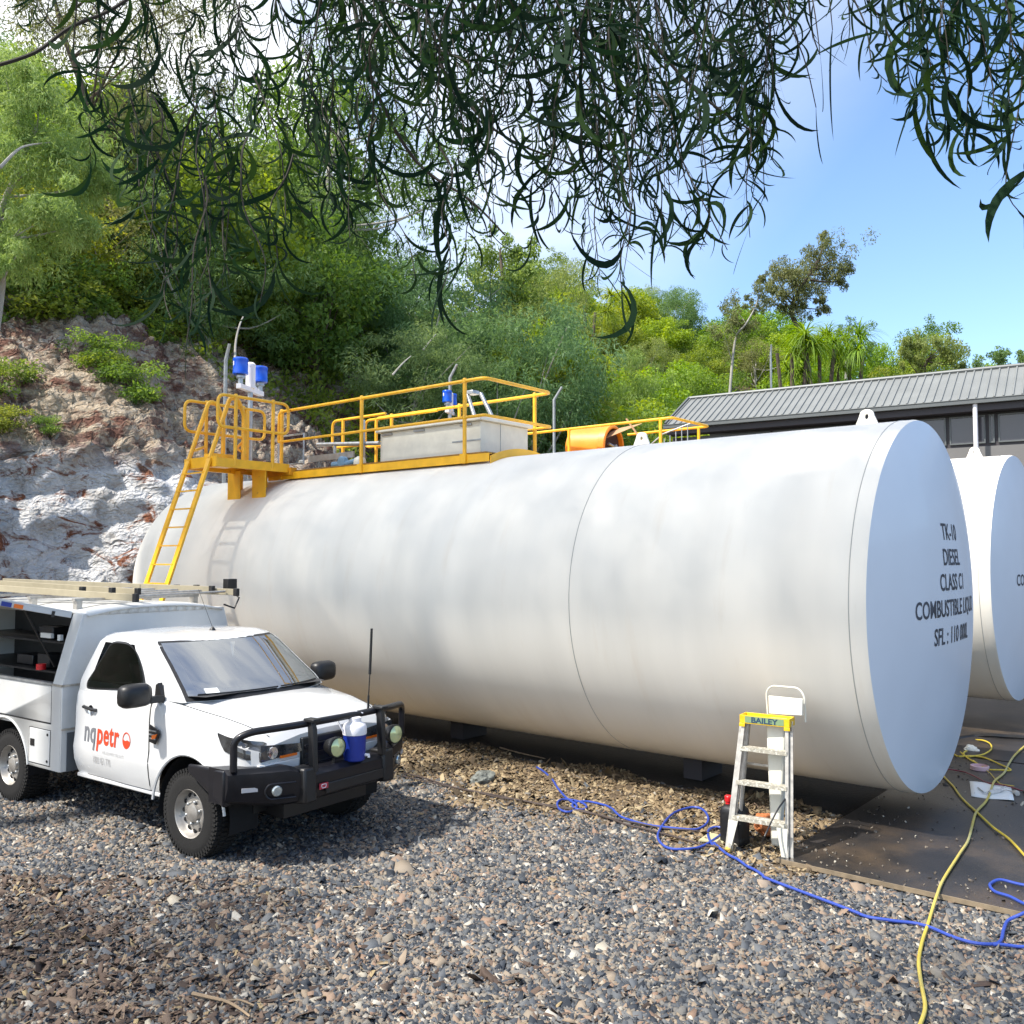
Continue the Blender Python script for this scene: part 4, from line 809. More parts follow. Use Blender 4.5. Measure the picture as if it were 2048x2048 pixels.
# wheels
def wheel(x, y, sg, spare=False):
    o = MB(); r, w = 0.388, 0.255
    prof = [(0.215, -w/2), (0.29, -w/2-0.006), (0.35, -w/2+0.002), (0.376, -w/2+0.03), (r-0.006, -w/2+0.055), (r, 0), (r-0.006, w/2-0.055), (0.376, w/2-0.03), (0.35, w/2-0.002), (0.29, w/2+0.006), (0.215, w/2)]
    o.lathe(prof, (x, y, 0.385), (0, sg, 0), 64, caps=False)
    for i in range(56):
        a = 2*math.pi*i/56; ca, sa = math.cos(a), math.sin(a)
        for k, yy in enumerate((-0.095, -0.032, 0.032, 0.095)):
            aa = a+0.05*(k % 2); c_, s_ = math.cos(aa), math.sin(aa); rr = r-(0.010 if abs(yy) > 0.06 else 0.001)
            o.box((x+rr*c_, y+yy*sg, 0.385+rr*s_), (0.022, 0.052, 0.027), ((c_, 0, s_), (0, 1, 0.0), (-s_, 0, c_)))
        o.box((x+(r-0.035)*ca, y+sg*(w/2-0.006), 0.385+(r-0.035)*sa), (0.04, 0.016, 0.02), ((ca, 0, sa), (0, 1, 0), (-sa, 0, ca)))
    t = o.build('tyre', M_rubber, None, smooth=40)
    wr = t
    b = MB(); b.lathe([(0.216, w/2-0.012), (0.210, w/2+0.002), (0.201, w/2-0.006), (0.194, w/2-0.05), (0.17, w/2-0.075), (0.15, w/2-0.06), (0.115, w/2-0.052), (0.085, w/2-0.06), (0.075, w/2-0.03), (0.055, w/2-0.02), (0.001, w/2-0.018)], (x, y, 0.385), (0, sg, 0), 48, caps=False)
    rim = b.build('rim', M_wheel, None, smooth=40)
    b = MB()
    for i in range(12):
        a = 2*math.pi*i/12; ca, sa = math.cos(a), math.sin(a); b.lathe([(0.001, w/2-0.056), (0.019, w/2-0.057), (0.019, w/2-0.075)], (x+0.158*ca, y, 0.385+0.158*sa), (0, sg, 0), 10)
    h = b.build('vent_hole', M_dark, None)
    nuts = []
    for i in range(6):
        b = MB(); a = 2*math.pi*i/6+0.3; ca, sa = math.cos(a), math.sin(a); b.lathe([(0.014, w/2-0.06), (0.014, w/2-0.035), (0.006, w/2-0.028)], (x+0.098*ca, y, 0.385+0.098*sa), (0, sg, 0), 8); nuts.append(b.build('wheel_nut', M_steel, None))
    wh = bpy.data.objects.new('wheel', None); COL.objects.link(wh); wh.parent = ute
    for c in (t, rim, h, *nuts): c.parent = wh
wheel(0, 0.13, -1); wheel(0, 1.78, 1); wheel(-3.22, 0.13, -1); wheel(-3.22, 1.78, 1)
# chassis
b = MB(); b.bbox((-5.3, 0.50, 0.45), (0.7, 0.62, 0.60)); b.bbox((-5.3, 1.28, 0.45), (0.7, 1.40, 0.60)); b.bbox((-1.9, 0.3, 0.40), (0.5, 1.6, 0.55)); b.cyl((0, 0.2, 0.385), (0, 1.7, 0.385), 0.06); b.cyl((-3.22, 0.2, 0.385), (-3.22, 1.7, 0.385), 0.07); b.bbox((-2.6, 0.65, 0.35), (-2.0, 1.2, 0.5)); b.bbox((0.2, 0.45, 0.36), (0.72, 1.45, 0.5)); b.build('chassis', M_black, ute)
# sill
b = MB(); b.bbox((-1.95, 0.06, 0.435), (-0.53, 0.16, 0.475)); b.build('sill', M_truck, ute, bevel=0.01)
# headlights and grille
for sg in (-1, 1):
    b = MB(); P = []
    for i, x in enumerate(np.linspace(0.38, 0.775, 10)):
        for j in range(5):
            zt = np.interp(x, [0.38, 0.775], [1.135, 1.055]); zb = np.interp(x, [0.38, 0.45, 0.775], [1.115, 0.99, 0.90]); z = zb+(zt-zb)*j/4; P.append((x+0.004, CY+sg*(hw(min(x, 0.755), min(z, 1.05))+0.006 if x < 0.7 else hw(0.755, z)+0.0), z))
    b.grid(P, 10, 5); 
    x = 0.772; P = [(x, CY+sg*0.80, 0.90), (x, CY+sg*0.80, 1.04), (x+0.015, CY+sg*0.36, 1.00), (x+0.015, CY+sg*0.36, 0.93)]; b.add(P, [(0, 1, 2, 3)])
    hl = b.build('headlight', M_head, ute, smooth=60)
    b = MB(); b.bbox((0.775, CY+sg*0.42, 0.905), (0.793, CY+sg*0.60, 0.925)); b.build('indicator_lens', M_orange, hl); b = MB(); b.lathe([(0.001, 0.0), (0.05, 0.004), (0.055, -0.01)], (0.785, CY+sg*0.68, 0.965), (1, 0, 0), 18); b.build('lamp_reflector', M_chrome, hl)
b = MB(); b.bbox((0.74, CY-0.36, 0.66), (0.79, CY+0.36, 1.04)); gl = b.build('grille', M_black, ute, bevel=0.01)
b = MB(); 
for z in (0.72, 0.80, 0.88, 0.96): b.bbox((0.79, CY-0.34, z-0.02), (0.805, CY+0.34, z+0.02))
b.build('grille_bar', M_blackgloss, gl, bevel=0.004)
b = MB(); b.prism([(CY-0.82, 0.88), (CY-0.38, 0.88), (CY-0.42, 0.72), (CY-0.84, 0.70)], (0.74, 0, 0), (0, 1, 0), (0, 0, 1), (0.055, 0, 0)); b.build('front_bumper', M_truck, ute, bevel=0.012); b = MB(); b.prism([(CY+0.82, 0.88), (CY+0.38, 0.88), (CY+0.42, 0.72), (CY+0.84, 0.70)], (0.74, 0, 0), (0, 1, 0), (0, 0, 1), (0.055, 0, 0)); b.build('front_bumper', M_truck, ute, bevel=0.012)
# bull bar
bb = bpy.data.objects.new('bull_bar', None); COL.objects.link(bb); bb.parent = ute
b = MB()
def bbsec(y):      # front beam plan: curved
    u = abs(y-CY)/1.05; return 1.02-0.40*max(0, u-0.42)**1.5*1.9
P = []; ys = np.linspace(CY-1.06, CY+1.06, 41)
for y in ys:
    x = bbsec(y); u = abs(y-CY)/1.06; zt = 0.80+0.07*smooth(0.45, 0.6, u); zb = 0.53+0.05*smooth(0.6, 1, u); dx = 0.20
    P += [(x-dx-0.05, y, zt), (x-0.05, y, zt), (x, y, zt-0.04), (x+0.005, y, (zt+zb)/2), (x-0.03, y, zb+0.03), (x-0.09, y, zb), (x-dx-0.05, y, zb)]
b.grid(P, 41, 7); b.add(P[:7], [tuple(range(7))]); b.add(P[-7:], [tuple(range(7))[::-1]])
b.build('lower_beam', M_blackgloss, bb, smooth=35)
b = MB()
for sg in (-1, 1):
    b = MB(); x0 = bbsec(CY+sg*1.04)
    b.hexa([(x0-0.62, CY+sg*0.98, 0.77), (x0-0.05, CY+sg*0.98, 0.56), (x0-0.05, CY+sg*1.075, 0.56), (x0-0.62, CY+sg*1.02, 0.77), (x0-0.62, CY+sg*0.98, 0.84), (x0-0.05, CY+sg*0.98, 0.865), (x0-0.05, CY+sg*1.075, 0.865), (x0-0.62, CY+sg*1.02, 0.84)])
    b.build('side_wing', M_blackgloss, bb, bevel=0.015)
b = MB(); x0 = 0.93; zt = 1.195
pts = [(0.70, CY-1.02, 0.86), (0.70, CY-1.02, 1.12), (0.78, CY-0.92, zt-0.02), (x0, CY-0.55, zt), (x0+0.02, CY, zt), (x0, CY+0.55, zt), (0.78, CY+0.92, zt-0.02), (0.70, CY+1.02, 1.12), (0.70, CY+1.02, 0.86)]
b.tube(fillet(pts, 0.13, 6), 0.031, 14); b.build('top_hoop', M_blackgloss, bb)
for sg in (-1, 1): b = MB(); b.prism([(0.93, 1.235), (0.99, 1.235), (1.02, 1.15), (1.04, 0.79), (0.97, 0.79), (0.95, 1.15)], (0, CY+sg*0.42-0.025, 0), (1, 0, 0), (0, 0, 1), (0, 0.05, 0)); b.box((0.98, CY+sg*0.42, 1.225), (0.13, 0.09, 0.03)); b.build('upright', M_black, bb, bevel=0.006)
for sg in (-1, 1):
    b = MB(); y0 = CY+sg*0.48; xb = bbsec(y0); b.hexa([(xb-0.16, y0-0.07, 0.52), (xb+0.035, y0-0.07, 0.54), (xb+0.035, y0+0.07, 0.54), (xb-0.16, y0+0.07, 0.52), (xb-0.16, y0-0.08, 0.835), (xb+0.02, y0-0.07, 0.835), (xb+0.02, y0+0.07, 0.835), (xb-0.16, y0+0.08, 0.835)]); b.build('buffer', M_black, bb, bevel=0.02)
    b = MB(); yy = CY+sg*0.74; xb = bbsec(yy); b.lathe([(0.001, 0.012), (0.035, 0.012), (0.045, 0.002), (0.045, -0.02)], (xb+0.012, yy, 0.675), unit((1, sg*0.35, 0)), 20); b.build('fog_lamp', M_lens, bb)
    b = MB(); b.tube(fillet([(bbsec(CY+sg*0.60)+0.012, CY+sg*0.60, 0.735), (bbsec(CY+sg*0.80)+0.01, CY+sg*0.80, 0.735), (bbsec(CY+sg*0.83)+0.01, CY+sg*0.83, 0.675), (bbsec(CY+sg*0.80)+0.01, CY+sg*0.80, 0.61), (bbsec(CY+sg*0.60)+0.012, CY+sg*0.60, 0.61)], 0.05), 0.009, 8); b.build('lamp_surround', M_blackgloss, bb)
    b = MB(); yy = CY+sg*0.92; xb = bbsec(yy); b.box((xb+0.0, yy, 0.70), (0.015, 0.13, 0.035), (unit((1, sg*0.6, 0)), unit((-sg*0.6, 1, 0)), (0, 0, 1))); b.build('parker_lamp', mat('pale_lens', (0.4, 0.4, 0.42), 0.3), bb)
b = MB(); b.bbox((1.02, CY-0.30, 0.58), (1.035, CY+0.46, 0.67)); b.build('number_plate_recess', M_black, bb, bevel=0.01)
b = MB(); b.box((1.035, CY-0.33, 0.655), (0.008, 0.10, 0.05)); b.build('bar_badge', mat('badge_red', (0.4, 0.03, 0.05), 0.4), bb)
b = MB(); b.tube(fillet([(1.041, CY-0.355, 0.64), (1.041, CY-0.36, 0.67), (1.041, CY-0.305, 0.67), (1.041, CY-0.31, 0.64)], 0.01, closed=True), 0.003, 6, closed=True); b.build('badge_outline', M_white, bb)
for yy in (CY-0.13, CY+0.62):
    b = MB(); c = vn((0.99, yy, 0.945)); ax = unit((1, -0.05, 0.0)); b.lathe([(0.03, -0.14), (0.06, -0.12), (0.088, -0.04), (0.093, 0.0), (0.088, 0.012), (0.082, 0.012)], c, ax, 28, caps=False); b.cyl(c+vn((-0.05, 0, -0.1)), c+vn((-0.05, 0, -0.16)), 0.015); dl = b.build('driving_lamp', M_black, bb)
    b = MB(); b.lathe([(0.083, 0.006), (0.06, 0.018), (0.001, 0.026)], c, ax, 28, caps=False); b.build('lamp_glass', M_lensy, dl)
b = MB(); A = vn((0.86, CY+0.38, 1.17)); b.tube([A, A+vn((0.005, 0, 0.16))], [0.012, 0.010], 10); b.tube([A+vn((0.005, 0, 0.16)), A+vn((0.02, 0.0, 0.36))], [0.006, 0.006], 8); b.tube([A+vn((0.02, 0.0, 0.36)), A+vn((0.03, 0.01, 0.79))], [0.0135, 0.012], 10); b.build('whip_antenna', M_black, bb)
b = MB(); A = vn((-1.02, CY+0.01, 1.875)); b.lathe([(0.035, 0), (0.03, 0.015), (0.012, 0.035), (0.004, 0.045)], A, seg=14); b.tube([A+vn((0, 0, 0.03)), A+vn((-0.25, 0, 0.42))], [0.003, 0.002], 6); b.build('roof_antenna', M_black, ute)
# canopy (service body)
BX0, BX1 = -4.75, -2.07; YL, YR = -0.05, 2.08
def side_y(z, sg):     # leaning upper side
    k = max(0, (z-1.33)/0.72)*0.20; return YL+k if sg < 0 else YR-k
b = MB()
SX = [(-2.28, BX1)]
# front panel
b.hexa([(BX1-0.02, side_y(0.47, -1), 0.47), (BX1, side_y(0.47, -1), 0.47), (BX1, YR, 0.47), (BX1-0.02, YR, 0.47), (BX1-0.02, YL, 1.33), (BX1, YL, 1.33), (BX1, YR, 1.33), (BX1-0.02, YR, 1.33)])
b.hexa([(BX1-0.02, YL, 1.33), (BX1, YL, 1.33), (BX1, YR, 1.33), (BX1-0.02, YR, 1.33), (BX1-0.02, side_y(2.05, -1), 2.05), (BX1, side_y(2.05, -1), 2.05), (BX1, side_y(2.05, 1), 2.05), (BX1-0.02, side_y(2.05, 1), 2.05)])
# right jamb, upper
b.hexa([(BX1-0.19, YL-0.002, 1.33), (BX1+0.002, YL-0.002, 1.33), (BX1+0.002, YL+0.03, 1.33), (BX1-0.19, YL+0.03, 1.33), (BX1-0.19, side_y(2.05, -1)-0.002, 2.05), (BX1+0.002, side_y(2.05, -1)-0.002, 2.05), (BX1+0.002, side_y(2.05, -1)+0.03, 2.05), (BX1-0.19, side_y(2.05, -1)+0.03, 2.05)])
# left side (far), rear panel, floor
b.hexa([(BX0, YR-0.02, 0.9), (BX1-0.02, YR-0.02, 0.9), (BX1-0.02, YR, 0.9), (BX0, YR, 0.9), (BX0, YR-0.02, 1.33), (BX1-0.02, YR-0.02, 1.33), (BX1-0.02, YR, 1.33), (BX0, YR, 1.33)])
b.hexa([(BX0, YR-0.02, 1.33), (BX1-0.02, YR-0.02, 1.33), (BX1-0.02, YR, 1.33), (BX0, YR, 1.33), (BX0, YR-0.22, 2.05), (BX1-0.02, YR-0.22, 2.05), (BX1-0.02, YR-0.20, 2.05), (BX0, YR-0.20, 2.05)])
b.hexa([(BX0-0.02, YL, 0.9), (BX0, YL, 0.9), (BX0, YR, 0.9), (BX0-0.02, YR, 0.9), (BX0-0.02, YL+0.2, 2.05), (BX0, YL+0.2, 2.05), (BX0, YR-0.2, 2.05), (BX0-0.02, YR-0.2, 2.05)])
b.bbox((BX0, YL+0.03, 0.86), (BX1-0.02, YR-0.03, 0.90))
cp = b.build('canopy_body', M_canopy, ute, bevel=0.006)
b = MB(); b.bbox((BX1+0.001, YL+0.06, 0.47), (BX1+0.012, 0.55, 0.86)); b.build('mud_guard_panel', mat('dark_grey_panel', (0.09, 0.10, 0.11), 0.6), cp)
b = MB(); b.bbox((BX1-0.25, YL-0.010, 1.325), (BX1+0.012, YL+0.02, 1.345)); b.bbox((BX1+0.001, YL-0.01, 1.325), (BX1+0.012, YL+0.35, 1.345)); b.bbox((BX1+0.001, YL, 0.885), (BX1+0.012, 0.6, 0.905)); b.build('waist_trim', M_alu, cp)
# right lower side with wheel arch (boolean)
b = MB(); b.bbox((BX0, YL, 0.47), (BX1-0.021, YL+0.03, 1.33)); side = b.build('lower_side', M_canopy, ute)
b = MB(); b.cyl((-3.22, -0.5, 0.40), (-3.22, 0.5, 0.40), 0.50, seg=56); c1 = b.build('cutter', M_dark, ute); apply_bool(side, [c1]); side.data.materials.clear(); side.data.materials.append(M_canopy)
b = MB(); b.bbox((BX0, YR-0.03, 0.86), (BX1-0.021, YR-0.021, 0.9)); n = 30; P = [(-3.22+0.50*math.cos(a), y, 0.40+0.50*math.sin(a)) for y in (YL+0.03, YL+0.5) for a in np.linspace(-0.1, math.pi+0.1, n)]; b.grid(P, 2, n); b.bbox((BX0, YL+0.5, 0.47), (BX1-0.03, YL+0.52, 0.86)); b.build('inner_arch', M_dark, cp, smooth=0)
b = MB(); b.tube([(-3.22+0.512*math.cos(a), YL-0.004, 0.40+0.512*math.sin(a)) for a in np.linspace(0.14, math.pi-0.14, 30)], 0.012, 6); b.build('arch_trim', M_canopy, cp)
# drop side panel lines, locker
def outline(x0, x1, z0, z1, w=0.006, y=YL-0.002):
    m = MB()
    for a_, c_ in [((x0, y, z0), (x1, y+0.006, z0+w)), ((x0, y, z1-w), (x1, y+0.006, z1)), ((x0, y, z0+w), (x0+w, y+0.006, z1-w)), ((x1-w, y, z0+w), (x1, y+0.006, z1-w))]: m.bbox(a_, c_)
    return m
b = outline(BX0+0.02, BX1-0.20, 0.935, 1.325, 0.005); b.bbox((BX0, YL-0.003, 0.93), (BX1-0.2, YL+0.003, 0.945)); b.build('panel_gap', M_dark, side)
b = outline(-2.70, -2.27, 0.50, 0.87, 0.006); b.build('locker_gap', M_dark, side)
b = MB(); b.bbox((-2.69, YL-0.006, 0.508), (-2.28, YL+0.002, 0.862)); lk = b.build('locker_door', M_canopy, side, bevel=0.004)
b = MB(); b.bbox((-2.66, YL-0.012, 0.68), (-2.58, YL-0.006, 0.75)); b.lathe([(0.014, 0), (0.014, 0.006), (0.001, 0.007)], (-2.32, YL-0.006, 0.82), (0, -1, 0), 10); b.lathe([(0.014, 0), (0.014, 0.006), (0.001, 0.007)], (-2.32, YL-0.006, 0.55), (0, -1, 0), 10); b.build('paddle_latch', M_black, lk)
b = MB(); b.bbox((BX0, YL-0.012, 1.325), (BX1-0.19, YL+0.05, 1.35)); b.build('opening_sill', M_steel, side)
# interior shelves
b = MB(); b.bbox((BX0+0.02, 0.75, 0.9), (BX1-0.03, 0.78, 2.0)); b.bbox((BX0+0.02, YL+0.12, 1.42), (BX1-0.3, 0.75, 1.44)); b.bbox((BX0+0.02, YL+0.2, 1.72), (BX1-0.3, 0.75, 1.74)); b.build('interior_shelf', M_black, cp)
b = MB(); b.box((-2.85, 0.25, 1.52), (0.25, 0.2, 0.15)); b.box((-3.35, 0.3, 1.5), (0.35, 0.2, 0.11)); b.box((-3.0, 0.35, 1.81), (0.3, 0.2, 0.13)); b.build('tool_box', M_black, cp, bevel=0.01)
b = MB(); b.cyl((-2.75, 0.08, 1.44), (-2.75, 0.08, 1.50), 0.05); b.build('red_cap', M_red, cp); b = MB(); b.box((-2.72, 0.12, 1.80), (0.22, 0.03, 0.05)); b.box((-2.45, 0.12, 1.79), (0.06, 0.03, 0.06)); b.build('paper_roll', M_paper, cp)
# roof with raised middle
b = MB(); P = []
for x in np.linspace(BX0-0.02, BX1+0.03, 12):
    for u in np.linspace(-1, 1, 15): y = (YL+YR)/2+u*0.82; P.append((x, y, 2.05+0.075*(1-abs(u)**2.6)-0.02*(max(0, (x-(BX1-0.15))/0.18))**2*1.2))
b.grid(P, 12, 15)
for i in range(14):
    y0_, y1_ = (YL+YR)/2+(-1+2*i/14)*0.82, (YL+YR)/2+(-1+2*(i+1)/14)*0.82; f_ = lambda u: 2.045+0.075*(1-abs(u)**2.6)
    b.add([(BX1-0.004, y0_, 2.03), (BX1-0.004, y1_, 2.03), (BX1-0.004, y1_, f_(-1+2*(i+1)/14)-0.008), (BX1-0.004, y0_, f_(-1+2*i/14)-0.008)], [(0, 1, 2, 3)])
b.build('canopy_roof', M_canopy, ute, smooth=50, solid=0.02)
# gull-wing door, lifted
hy, hz = side_y(2.05, -1), 2.05; ex = BX1-0.19
b = MB(); dirv = unit((0, -1, 0.22)); A = vn((ex, hy-0.01, hz+0.0)); Bv = vn((BX0+0.1, hy-0.01, hz)); L_ = 0.78
nrm = unit(np.cross(dirv, (1, 0, 0))); nrm = nrm if nrm[2] > 0 else -nrm
b.hexa([A, Bv, Bv+dirv*L_, A+dirv*L_, A+nrm*0.02, Bv+nrm*0.02, Bv+dirv*L_+nrm*0.02, A+dirv*L_+nrm*0.02])
b.hexa([A-nrm*0.05, A-nrm*0.05-vn((0.02, 0, 0)), A-nrm*0.05-vn((0.02, 0, 0))+dirv*L_, A-nrm*0.05+dirv*L_, A, A-vn((0.02, 0, 0)), A-vn((0.02, 0, 0))+dirv*L_, A+dirv*L_])
gd = b.build('lift_up_door', M_canopy, ute, bevel=0.004)
b = MB(); b.box(A+dirv*0.56-nrm*0.025+vn((0.003, 0, 0)), (0.008, 0.09, 0.04), ((1, 0, 0), dirv, nrm)); b.build('orange_marker', M_orange, gd)
b = MB(); b.box(A+dirv*0.68-nrm*0.025+vn((0.003, 0, 0)), (0.008, 0.10, 0.045), ((1, 0, 0), dirv, nrm)); b.build('blue_marker', M_jug, gd)
b = MB(); b.box(A+dirv*0.2-nrm*0.04+vn((0.003, 0, 0)), (0.01, 0.03, 0.06), ((1, 0, 0), dirv, nrm)); b.tube([A+dirv*0.45-nrm*0.04+vn((-0.1, 0, 0)), (ex-0.12, YL+0.08, 1.5)], 0.009, 6); b.build('gas_strut', M_black, gd)
# roof rack feet and bars
b = MB()
for x in (-2.45, -3.4, -4.4):
    b.bar((x, YL+0.3, 2.18), (x, YR-0.3, 2.18), 0.06, 0.03)
    for y in (YL+0.35, YR-0.35): b.box((x, y, 2.12), (0.08, 0.06, 0.10))
b.build('roof_rack', M_alu, ute)
b = MB(); b.box((-2.2, YR-0.02, 2.31), (0.10, 0.13, 0.13)); b.tube([(-2.2, YR-0.02, 2.25), (-2.05, YR+0.0, 2.15), (-2.03, YR-0.08, 2.03), (-2.05, YR-0.22, 2.08)], 0.012, 6); b.build('work_light', M_black, ute, bevel=0.02)

# extension ladder lying on the rack (fibreglass rails)
el = empty('extension_ladder', T0, TRUCK_ROT, 'tan fibreglass extension ladder lying on the truck canopy roof rack', 'ladder')
b = MB()
LR = [((-1.98, 0.67, 2.20), (-5.0, 0.22, 2.29)), ((-2.25, 0.86, 2.25), (-5.0, 0.38, 2.33)), ((-2.3, 1.86, 2.25), (-5.0, 0.72, 2.33)), ((-2.02, 2.0, 2.22), (-5.0, 0.86, 2.30))]
for pa, pb in LR: b.bar(pa, pb, 0.03, 0.075)
b.build('ladder_rail', M_fibre, el, bevel=0.004)
for k in range(10):
    x = -2.12-k*0.29; u = (x+1.98)/(-3.02); b = MB(); b.cyl((x, 0.68-0.45*u, 2.205+0.09*u), (x, 1.98-1.12*u, 2.225+0.08*u), 0.014, seg=10); b.build('rung', M_alu, el)
for pa, pb in LR: b = MB(); b.box(vn(pa)+vn((0.02, 0, 0)), (0.07, 0.045, 0.09)); b.build('end_cap', M_black, el, bevel=0.006)
for x, y in [(-2.35, 0.63), (-2.9, 0.60), (-3.2, 1.50), (-2.5, 1.80), (-2.75, 1.70)]: b = MB(); b.box((x, y, 2.27), (0.07, 0.05, 0.07)); b.build('rung_clamp', M_black, el, bevel=0.006)

# blue water jug on the bull bar
jb = ute.matrix_basis
def tw(x, y, z): v = Vector((x, y, z)); m_ = Matrix.Translation(Vector(T0)) @ Matrix.Rotation(TRUCK_ROT, 4, 'Z'); return m_ @ v
JX, JY = 1.02-0.12+0.11, CY+0.12
jug = empty('water_jug', tw(0.97, CY+0.10, 0.79), TRUCK_ROT, 'blue insulated water jug with white lid standing on the bull bar', 'jug')
b = MB(); b.lathe([(0.085, 0), (0.095, 0.01), (0.10, 0.10), (0.104, 0.23), (0.104, 0.235)], seg=32); b.build('jug_body', M_jug, jug)
b = MB(); b.lathe([(0.108, 0.235), (0.11, 0.245), (0.108, 0.30), (0.098, 0.325), (0.065, 0.345), (0.058, 0.35), (0.058, 0.385), (0.05, 0.39), (0.001, 0.392)], seg=32); b.build('lid', M_white, jug)
b = MB(); b.tube([(-0.03, -0.108, 0.26), (-0.06, -0.15, 0.36), (-0.07, -0.13, 0.42), (-0.02, 0.03, 0.43), (0.0, 0.10, 0.41)], 0.008, 8); b.build('bail_handle', M_white, jug)
b = MB(); b.tube([(0.075, 0.05, 0.05), (0.12, 0.06, 0.05), (0.12, 0.06, 0.03)], 0.014, 8); b.build('tap', M_white, jug)

# ================================================================== STEP LADDER, STAND, CAN, CORDS
GL = ground(1466, 1709, 0.0); GRt = ground(1569, 1728, 0.0); lx = unit(GRt-GL); ly = np.array([-lx[1], lx[0], 0.0]); ly = ly if ly[1] > 0 else -ly
lc = (GL+GRt)/2
stp = empty('step_ladder', lc, math.atan2(lx[1], lx[0]), 'paint-spattered aluminium step ladder with yellow top leaning by the tank', 'step ladder')
lean = 0.235; WB, WT, HT = 0.27, 0.205, 1.17
def sp(u, z, dy=0.0): w = WB+(WT-WB)*z/HT; return vn((u*w, lean*z+dy, z))   # x along the feet, y back
b = MB()
for u in (-1, 1):
    b.bar(sp(u, 0.03), sp(u, HT), 0.010, 0.070, up=(1, 0, 0)); b.bar(sp(u*0.955, 0.03, -0.032), sp(u*0.955, HT, -0.032), 0.028, 0.006, up=(0, 1, 0)); b.bar(sp(u*0.955, 0.03, 0.032), sp(u*0.955, HT, 0.032), 0.028, 0.006, up=(0, 1, 0))
b.build('front_rail', M_alu, stp)
b = MB()
for u in (-0.9, 0.9): b.bar(sp(u, 0.22, 0.13), sp(u, HT-0.05, 0.085), 0.030, 0.022)
for z in (0.30, 0.75): b.bar(sp(-0.9, z, 0.125), sp(0.9, z, 0.125), 0.02, 0.02)
b.build('rear_frame', M_alu, stp)
for z in (0.325, 0.625, 0.915):
    b = MB(); w = (WB+(WT-WB)*z/HT)*0.965; y = lean*z; b.bbox((-w, y-0.045, z-0.006), (w, y+0.040, z+0.004)); b.bbox((-w, y-0.050, z-0.030), (w, y-0.045, z+0.006)); b.build('step', M_alutread, stp)
for u in (-1, 1):
    b = MB(); b.prism([(0, 0.30), (0.085, 0.30), (0.012, 0.03), (-0.012, 0.03)] if u < 0 else [(0, 0.30), (-0.095, 0.30), (-0.05, 0.02), (-0.012, 0.02)], (u*WB*0.97, lean*0.16-0.05, 0), (1, 0, 0), (0, 0.235*0, 1), (0, 0.008, 0))
    b.build('foot_brace', M_ivory, stp)
for u in (-1, 1): b = MB(); b.box(sp(u, 0.03), (0.05, 0.09, 0.06)); b.build('rubber_foot', mat('worn_yellow_foot', (0.5, 0.33, 0.05), 0.7), stp, bevel=0.01)
b = MB(); zc = HT; yc = lean*HT; w = WT+0.022
b.bbox((-w, yc-0.065, zc-0.045), (w, yc-0.052, zc+0.03)); b.bbox((-w, yc+0.09, zc-0.045), (w, yc+0.10, zc+0.03)); b.bbox((-w, yc-0.052, zc-0.045), (-w+0.012, yc+0.09, zc+0.03)); b.bbox((w-0.012, yc-0.052, zc-0.045), (w, yc+0.09, zc+0.03)); b.bbox((-w+0.012, yc-0.052, zc-0.01), (w-0.012, yc+0.09, zc+0.005))
b.bbox((-w-0.004, yc-0.07, zc-0.075), (-w+0.05, yc-0.0655, zc-0.045)); b.bbox((w-0.05, yc-0.07, zc-0.075), (w+0.004, yc-0.0655, zc-0.045))
capo = b.build('top_cap', M_ylad, stp, bevel=0.006)
b = MB(); b.bbox((-w+0.05, yc-0.0675, zc-0.035), (w-0.05, yc-0.0655, zc+0.022)); b.build('label_band', mat('faded_green_label', (0.20, 0.30, 0.16), 0.5), capo)
t = text_mb("BAILEY", 0.068, (0, yc-0.0690, zc-0.031), (1, 0, 0), (0, 0, 1), xs=1.15, off=0.002, align='CENTER'); t.build('cap_lettering', mat('navy_lettering', (0.02, 0.05, 0.10), 0.5), capo, smooth=0)
b = MB(); b.prism([(-0.026, 0.62), (0.026, 0.62), (0.026, 1.08), (-0.026, 1.08)], (WT+0.008, lean*0.0, 0), (0, 1, 0), (0, lean, 1), (0.002, 0, 0)); b.build('side_sticker', mat('side_sticker', (0.12, 0.13, 0.15), 0.5, var=0.5, vscale=30), stp)

def tpx(x, y, q):     # point of the plane q (tank frame) seen at a survey pixel
    u, v = (x-1024)/F, (1024-y)/F; c, s = math.cos(TH), math.sin(TH); r = np.array([u, c-v*s, s+v*c]); O = vn((0, 0, CAMZ)); t = ((q-float((O-N0)@NN))/float(r@NN)); return O+r*t
def z5(x, y): return 1340+x*.2174, 1340+y*.2174
st = empty('pipe_stand', tp(0.85, 2.1, 0.0), TANK_ROT, 'white tapered post with square plate and hoop handle behind the step ladder', 'post')
inv = Matrix.Translation(Vector(tp(0.85, 2.1, 0.0))) @ Matrix.Rotation(TANK_ROT, 4, 'Z'); inv = inv.inverted()
def tl_(p): return vn(inv @ Vector(p))
b = MB(); top_l, top_r = tl_(tpx(*z5(912, 465), 2.05)), tl_(tpx(*z5(1068, 465), 2.05)); zt_ = (top_l[2]+top_r[2])/2; cx = (top_l[0]+top_r[0])/2
b.hexa([(cx-0.04, -0.03, 0.06), (cx+0.04, -0.03, 0.06), (cx+0.04, 0.05, 0.06), (cx-0.04, 0.05, 0.06), (cx-0.095, -0.13, zt_+0.02), (cx+0.095, -0.13, zt_+0.02), (cx+0.095, 0.0, zt_+0.02), (cx-0.095, 0.0, zt_+0.02)]); b.build('post', M_ivory, st, bevel=0.02)
pl = [tl_(tpx(*z5(*p), 2.02)) for p in [(905, 238), (1218, 268), (1215, 420), (910, 400)]]; y0 = pl[0][1]
